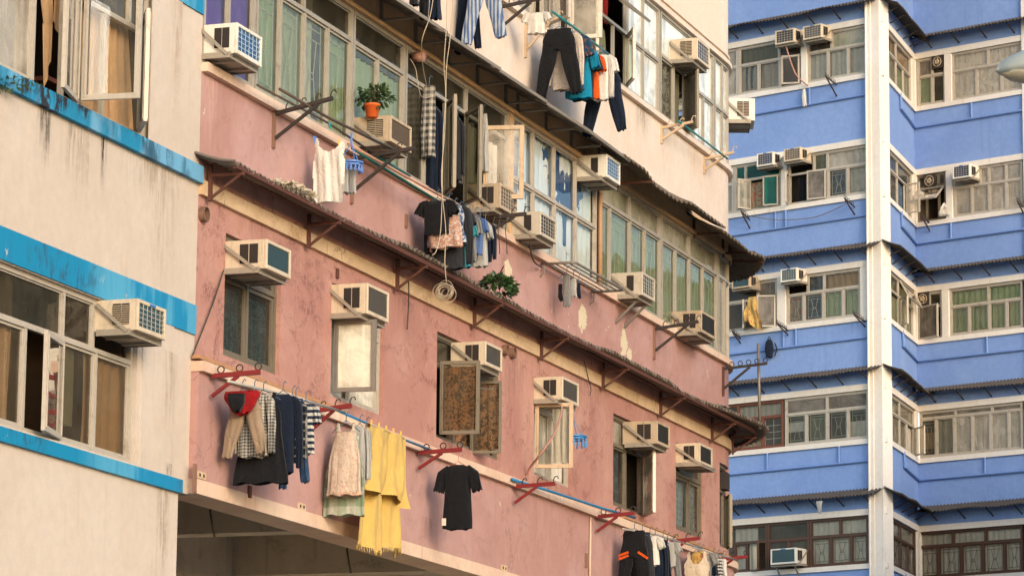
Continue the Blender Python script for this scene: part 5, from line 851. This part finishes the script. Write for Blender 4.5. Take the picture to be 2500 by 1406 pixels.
# cords
CG = 'pale cords hanging across the second floor'
cable(PF, 'cord', 'pale cord ending in a coil over the rusty awning', 'cord', [(1107, -60, .56), (1106, 10, .56), (1098, 100, .56), (1090, 165, .56), (1088, 260, .56), (1085, 330, .57), (1078, 420, .60), (1080, 480, .62), (1088, 560, .62), (1086, 640, .62), (1090, 692, .62)], .0055, 'cord', 5)
cable(PF, 'cord', 'pale cord falling behind the coil, past the flowered clothes', 'cord', [(1092, -60, .56), (1090, 60, .56), (1084, 160, .56), (1088, 230, .56), (1082, 330, .57), (1080, 440, .6), (1076, 560, .6), (1066, 610, .6), (1056, 623, .6)], .005, 'cord', 5)
cable(PF, 'cord', 'pale cord swinging from the top edge to the plaid shirt', 'cord', [(1060, -20, .52), (1050, 40, .52), (1030, 100, .45), (1032, 160, .25), (1042, 212, .1)], .005, 'cord', 5); cable(PF, 'cord', 'pale cord looping below the small pink vent pipe', 'cord', [(1002, 145, .12), (1015, 170, .14), (1022, 215, .16), (1032, 238, .14), (1060, 236, .1)], .005, 'cord', 5)
f = PF.frame(*PF.uz(1086, 711, .62), .62); m = MB(); rnd = random.Random(8)
for k in range(9): m.ring(f.W(rnd.uniform(-.03, .03), rnd.uniform(-.028, .028), rnd.uniform(-.025, .02)), (f.ey*rnd.uniform(.8, 1)+f.ex*rnd.uniform(-.5, .5)), V((0, 0, rnd.uniform(.7, .95)))+f.ex*rnd.uniform(-.4, .4), rnd.uniform(.06, .125), .0038, 22)
tag(m.build('cord_coil', 'cord'), 'coil of pale cord hanging in front of the rusty awning', 'coil of cord')
cable(PF, 'hose', 'pink drain hose curling across the white curtained casement', 'hose', [(1371, 985, .34), (1370, 1010, .36), (1352, 1060, .40), (1322, 1105, .3), (1296, 1138, .1), (1287, 1158, .03)], .014, 'hose', 5)
cable(PF, 'cord', 'dark cord running down from the first window to the pink ledge', 'cord', [(546, 660, .03), (520, 740, .03), (470, 868, .03)], .008, 'cord_dark', 3)
cable(PF, 'cord', 'thin cord hanging down the pipe beside the drying frame', 'cord', [(1295, 590, .30), (1297, 620, .25), (1305, 640, .15), (1322, 652, .05)], .010, 'cord_dark', 5)
cable(PF, 'rope', 'knotted dark rope and hook hanging below the rusty awning', 'rope', [(997, 680, .15), (998, 720, .12), (996, 770, .06), (994, 805, .04)], .007, 'cord_dark', 4); cable(PF, 'cord', 'dark wires dangling beside the fourth awning bracket', 'cord', [(1426, 880, .1), (1438, 930, .05), (1443, 950, .04), (1440, 965, .04)], .006, 'cord_dark', 4)
for x in (1208, 1222, 1240): cable(PF, 'cord', {1208: 'frayed cord tangle left of the bracket tip by the papered window', 1222: 'middle frayed cord hanging from the black bracket tip', 1240: 'rightmost frayed cord hanging from the black bracket tip'}[x], 'cord', [(x, 528, .4), (x-6, 560, .4), (x-3, 590, .4), (x-2, 620, .38)], .005, 'cord_dark', 4)
cable(BLF, 'cord', 'grey line sagging under the teal windows of the blue building', 'cord', [(1836, 528, .2), (1900, 537, .2), (1990, 530, .2), (2066, 498, .2)], .012, 'steel_grey', 4)
cable(BLF, 'hose', 'orange hose dangling from the top left blue building air conditioner', 'hose', [(1919, 114, .3), (1930, 150, .3), (1945, 185, .25), (1972, 210, .1)], .018, 'hose', 5)
f = PF.frame(*PF.uz(1010, 140)); m = MB(); m.tube([f.W(0, 0, 0), f.W(0, .14, -.01)], .06, 12); tag(m.build('vent_pipe', 'hose', smooth=True), 'short pink vent pipe in the upper pane beside the cords', 'vent pipe')
# small fittings fixed to the pink walls
for x, y in ((491, 1160), (736, 1236), (1230, 1386)):
    u, z = PF.uz(x, y, .08); m = MB(); m.box(PF, u-.1, u+.1, .08, .088, z-.035, z+.035); q = m.build('fixing_plate', 'band_plaster', PB); [(MB.box(h := MB(), PF, u+e-.015, u+e+.015, .088, .092, z-.015, z+.015), h.build('screw_hole', 'vent_dark', q)) for e in (-.045, .045)]
for x, y0, y1, o, mt in ((474, 1132, 1203, .09, 'brown_leg'), (822, 656, 680, .0, 'rust_steel'), (990, 524, 556, .0, 'brown_leg'), (972, 1318, 1350, .09, 'cord_dark'), (608, 1185, 1215, .085, 'rust_steel'), (1430, 1350, 1385, .085, 'brown_leg')):
    u, z = PF.uz(x, y0, o); z2 = PF.uz(x, y1, o)[1]; m = MB(); m.box(PF, u-.03, u+.03, o, o+.02, z2, z); m.build('old_bracket_plate', mt, PB)
u, z = PF.uz(1440, 1262, .09); m = MB(); m.tube([PF.W(u, .10, z), PF.W(u-.01, .10, z-.5), PF.W(u-.03, .10, z-1.05)], .014, 6); m.build('conduit', 'ledge_plaster', PB, True)
# plants
def leaves(n, spread, c, seed, ln=.07, drop=0.):
    m = MB(); rnd = random.Random(seed)
    for k in range(n):
        d = V((rnd.gauss(0, 1), rnd.gauss(0, 1), rnd.gauss(.2, .8))).normalized(); r = rnd.random()**.5; p = c+V((d.x*spread[0]*r, d.y*spread[1]*r, d.z*spread[2]*r-drop*r*r)); L = ln*rnd.uniform(.6, 1.3)
        a = (d+V((rnd.uniform(-.8, .8), rnd.uniform(-.8, .8), rnd.uniform(-.9, .4)))).normalized(); b = a.cross(V((rnd.uniform(-1, 1), rnd.uniform(-1, 1), 1))).normalized(); q = b.cross(a)*L*.12
        m.add([p, p+a*L*.5+b*L*.28+q, p+a*L, p+a*L*.5-b*L*.28+q], [(0, 1, 2), (0, 2, 3)])
    return m
f = PF.frame(*PF.uz(908, 287, .22), .22); t = thing('potted_plant', 'orange flowerpot with a dark green bush standing on the old air conditioner', 'potted plant', f.p, fang(f)); m = MB(); m.tube([f.p, f.W(0, 0, .12), f.W(0, 0, .121), f.W(0, 0, .145)], .1, 16, rr=[.062, .082, .09, .09]); m.build('pot', 'pot_orange', t, True)
leaves(260, (.2, .15, .13), f.W(.07, 0, .23), 4, .075).build('foliage', 'leaf_dark', t); m = MB()
for a, b in ((.05, .3), (.2, .26), (-.05, .28), (.14, .32)): m.tube([f.W(0, 0, .12), f.W(a*.6, 0, .2), f.W(a, .02, b)], .008, 5)
m.build('stem', 'brown_pole', t)
f = PF.frame(*PF.uz(1223, 700, .40), .40); t = thing('wall_plant', 'leafy green plant growing on the rusty awning below the laundry', 'plant', f.p, fang(f)); leaves(300, (.2, .24, .10), f.W(.08, -.06, .10), 7, .10, .12).build('foliage', 'leaf_green', t); m = MB()
for a, b in ((-.2, .2), (.1, .1), (.3, -.05)): m.tube([f.W(-.05, -.1, .0), f.W(a*.5, 0, .1), f.W(a, .1, b)], .008, 5)
m.build('stem', 'brown_pole', t)
f = PF.frame(*PF.uz(12, 205, .06), .06); t = thing('weed_plant', 'mossy weeds on the sill stripe at the left edge', 'weeds', f.p); leaves(120, (.3, .1, .07), f.p, 9, .05).build('foliage', 'leaf_dark', t)
# street lamp near the camera, right edge
D = 20.; P = CAM+ray(2432, 172)*(D/ray(2432, 172).y); ex, ey = V((1, 0, 0)), V((0, 1, 0)); f = Frame(P, ex, ey); t = thing('street_lamp', 'grey cobra head street lamp reaching in at the right edge', 'street lamp', (P.x+2.4, P.y, 0))
def ell(m, x0, x1, zc, prof, ns=16, up=1, lo=1):
    vs = []; fs = []; K = len(prof); 
    for (tx, hw, hu, hl, dz) in prof:
        for k in range(ns): a = 2*math.pi*k/ns; s = math.sin(a); vs.append(f.W(x0+(x1-x0)*tx, hw*math.cos(a), zc+dz+(hu if s > 0 else hl)*s))
    for i in range(K-1):
        for k in range(ns): fs.append((i*ns+k, i*ns+(k+1) % ns, (i+1)*ns+(k+1) % ns, (i+1)*ns+k))
    fs += [tuple(range(ns)), tuple((K-1)*ns+k for k in range(ns-1, -1, -1))]; m.add(vs, fs)
m = MB(); ell(m, 0, .75, 0, [(0, .01, .01, .008, 0), (.03, .05, .045, .025, 0), (.09, .085, .075, .035, .004), (.2, .115, .105, .045, .012), (.4, .125, .12, .05, .018), (.65, .10, .10, .055, .03), (.85, .06, .065, .055, .04), (1, .035, .04, .04, .045)]); m.build('lamp_head', 'lamp_grey', t, True)
m = MB(); ell(m, .03, .42, -.012, [(0, .03, .01, .015, 0), (.15, .08, .01, .05, 0), (.45, .105, .01, .07, 0), (.8, .09, .01, .06, 0), (1, .06, .01, .03, 0)]); m.build('lamp_lens', 'lamp_glass', t, True)
m = MB(); m.tube([f.W(.7, 0, .045), f.W(1.3, 0, .10), f.W(2.0, 0, .02), f.W(2.3, 0, -.4), f.W(2.4, 0, -1.2), V((P.x+2.4, P.y, 0))], .045, 10); m.build('pole', 'lamp_grey', t, True)
# ================================================================ LIGHT, CAMERA
EL, AZ = R(SUN_EL), R(SUN_AZ)                                    # azimuth clockwise from +Y
sd = V((math.sin(AZ)*math.cos(EL), math.cos(AZ)*math.cos(EL), math.sin(EL)))
su = bpy.data.lights.new('sun', 'SUN'); su.energy = SUN_E; su.angle = R(SUN_A); su.color = SUN_C; so = bpy.data.objects.new('sun', su); COL.objects.link(so); so.rotation_euler = sd.to_track_quat('Z', 'Y').to_euler()
wd = bpy.data.worlds.new('World'); S.world = wd; wd.use_nodes = True; nt = wd.node_tree; bg = nt.nodes['Background']; sk = nt.nodes.new('ShaderNodeTexSky'); sk.sky_type = 'NISHITA'; sk.sun_disc = False; sk.sun_elevation = EL; sk.sun_rotation = AZ
sk.air_density, sk.dust_density, sk.ozone_density = 1., DUST, .6; nt.links.new(sk.outputs[0], bg.inputs[0]); bg.inputs[1].default_value = SKY_E
cd = bpy.data.cameras.new('camera'); cd.sensor_width = 36; cd.lens = FPX/2500*36; cd.clip_start = .5; cd.clip_end = 6000; co = bpy.data.objects.new('camera', cd); COL.objects.link(co)
from mathutils import Matrix
mw = Matrix((RX, UP, -FW)).transposed().to_4x4(); mw.translation = CAM; co.matrix_world = mw; S.camera = co
S.view_settings.view_transform = 'Standard'; S.view_settings.look = 'None'; S.view_settings.exposure = EXPO; S.view_settings.gamma = 1
S.cycles.max_bounces = 6; S.cycles.diffuse_bounces = 3; S.cycles.glossy_bounces = 3; S.cycles.transparent_max_bounces = 12; S.cycles.transmission_bounces = 3; S.cycles.caustics_reflective = False; S.cycles.caustics_refractive = False
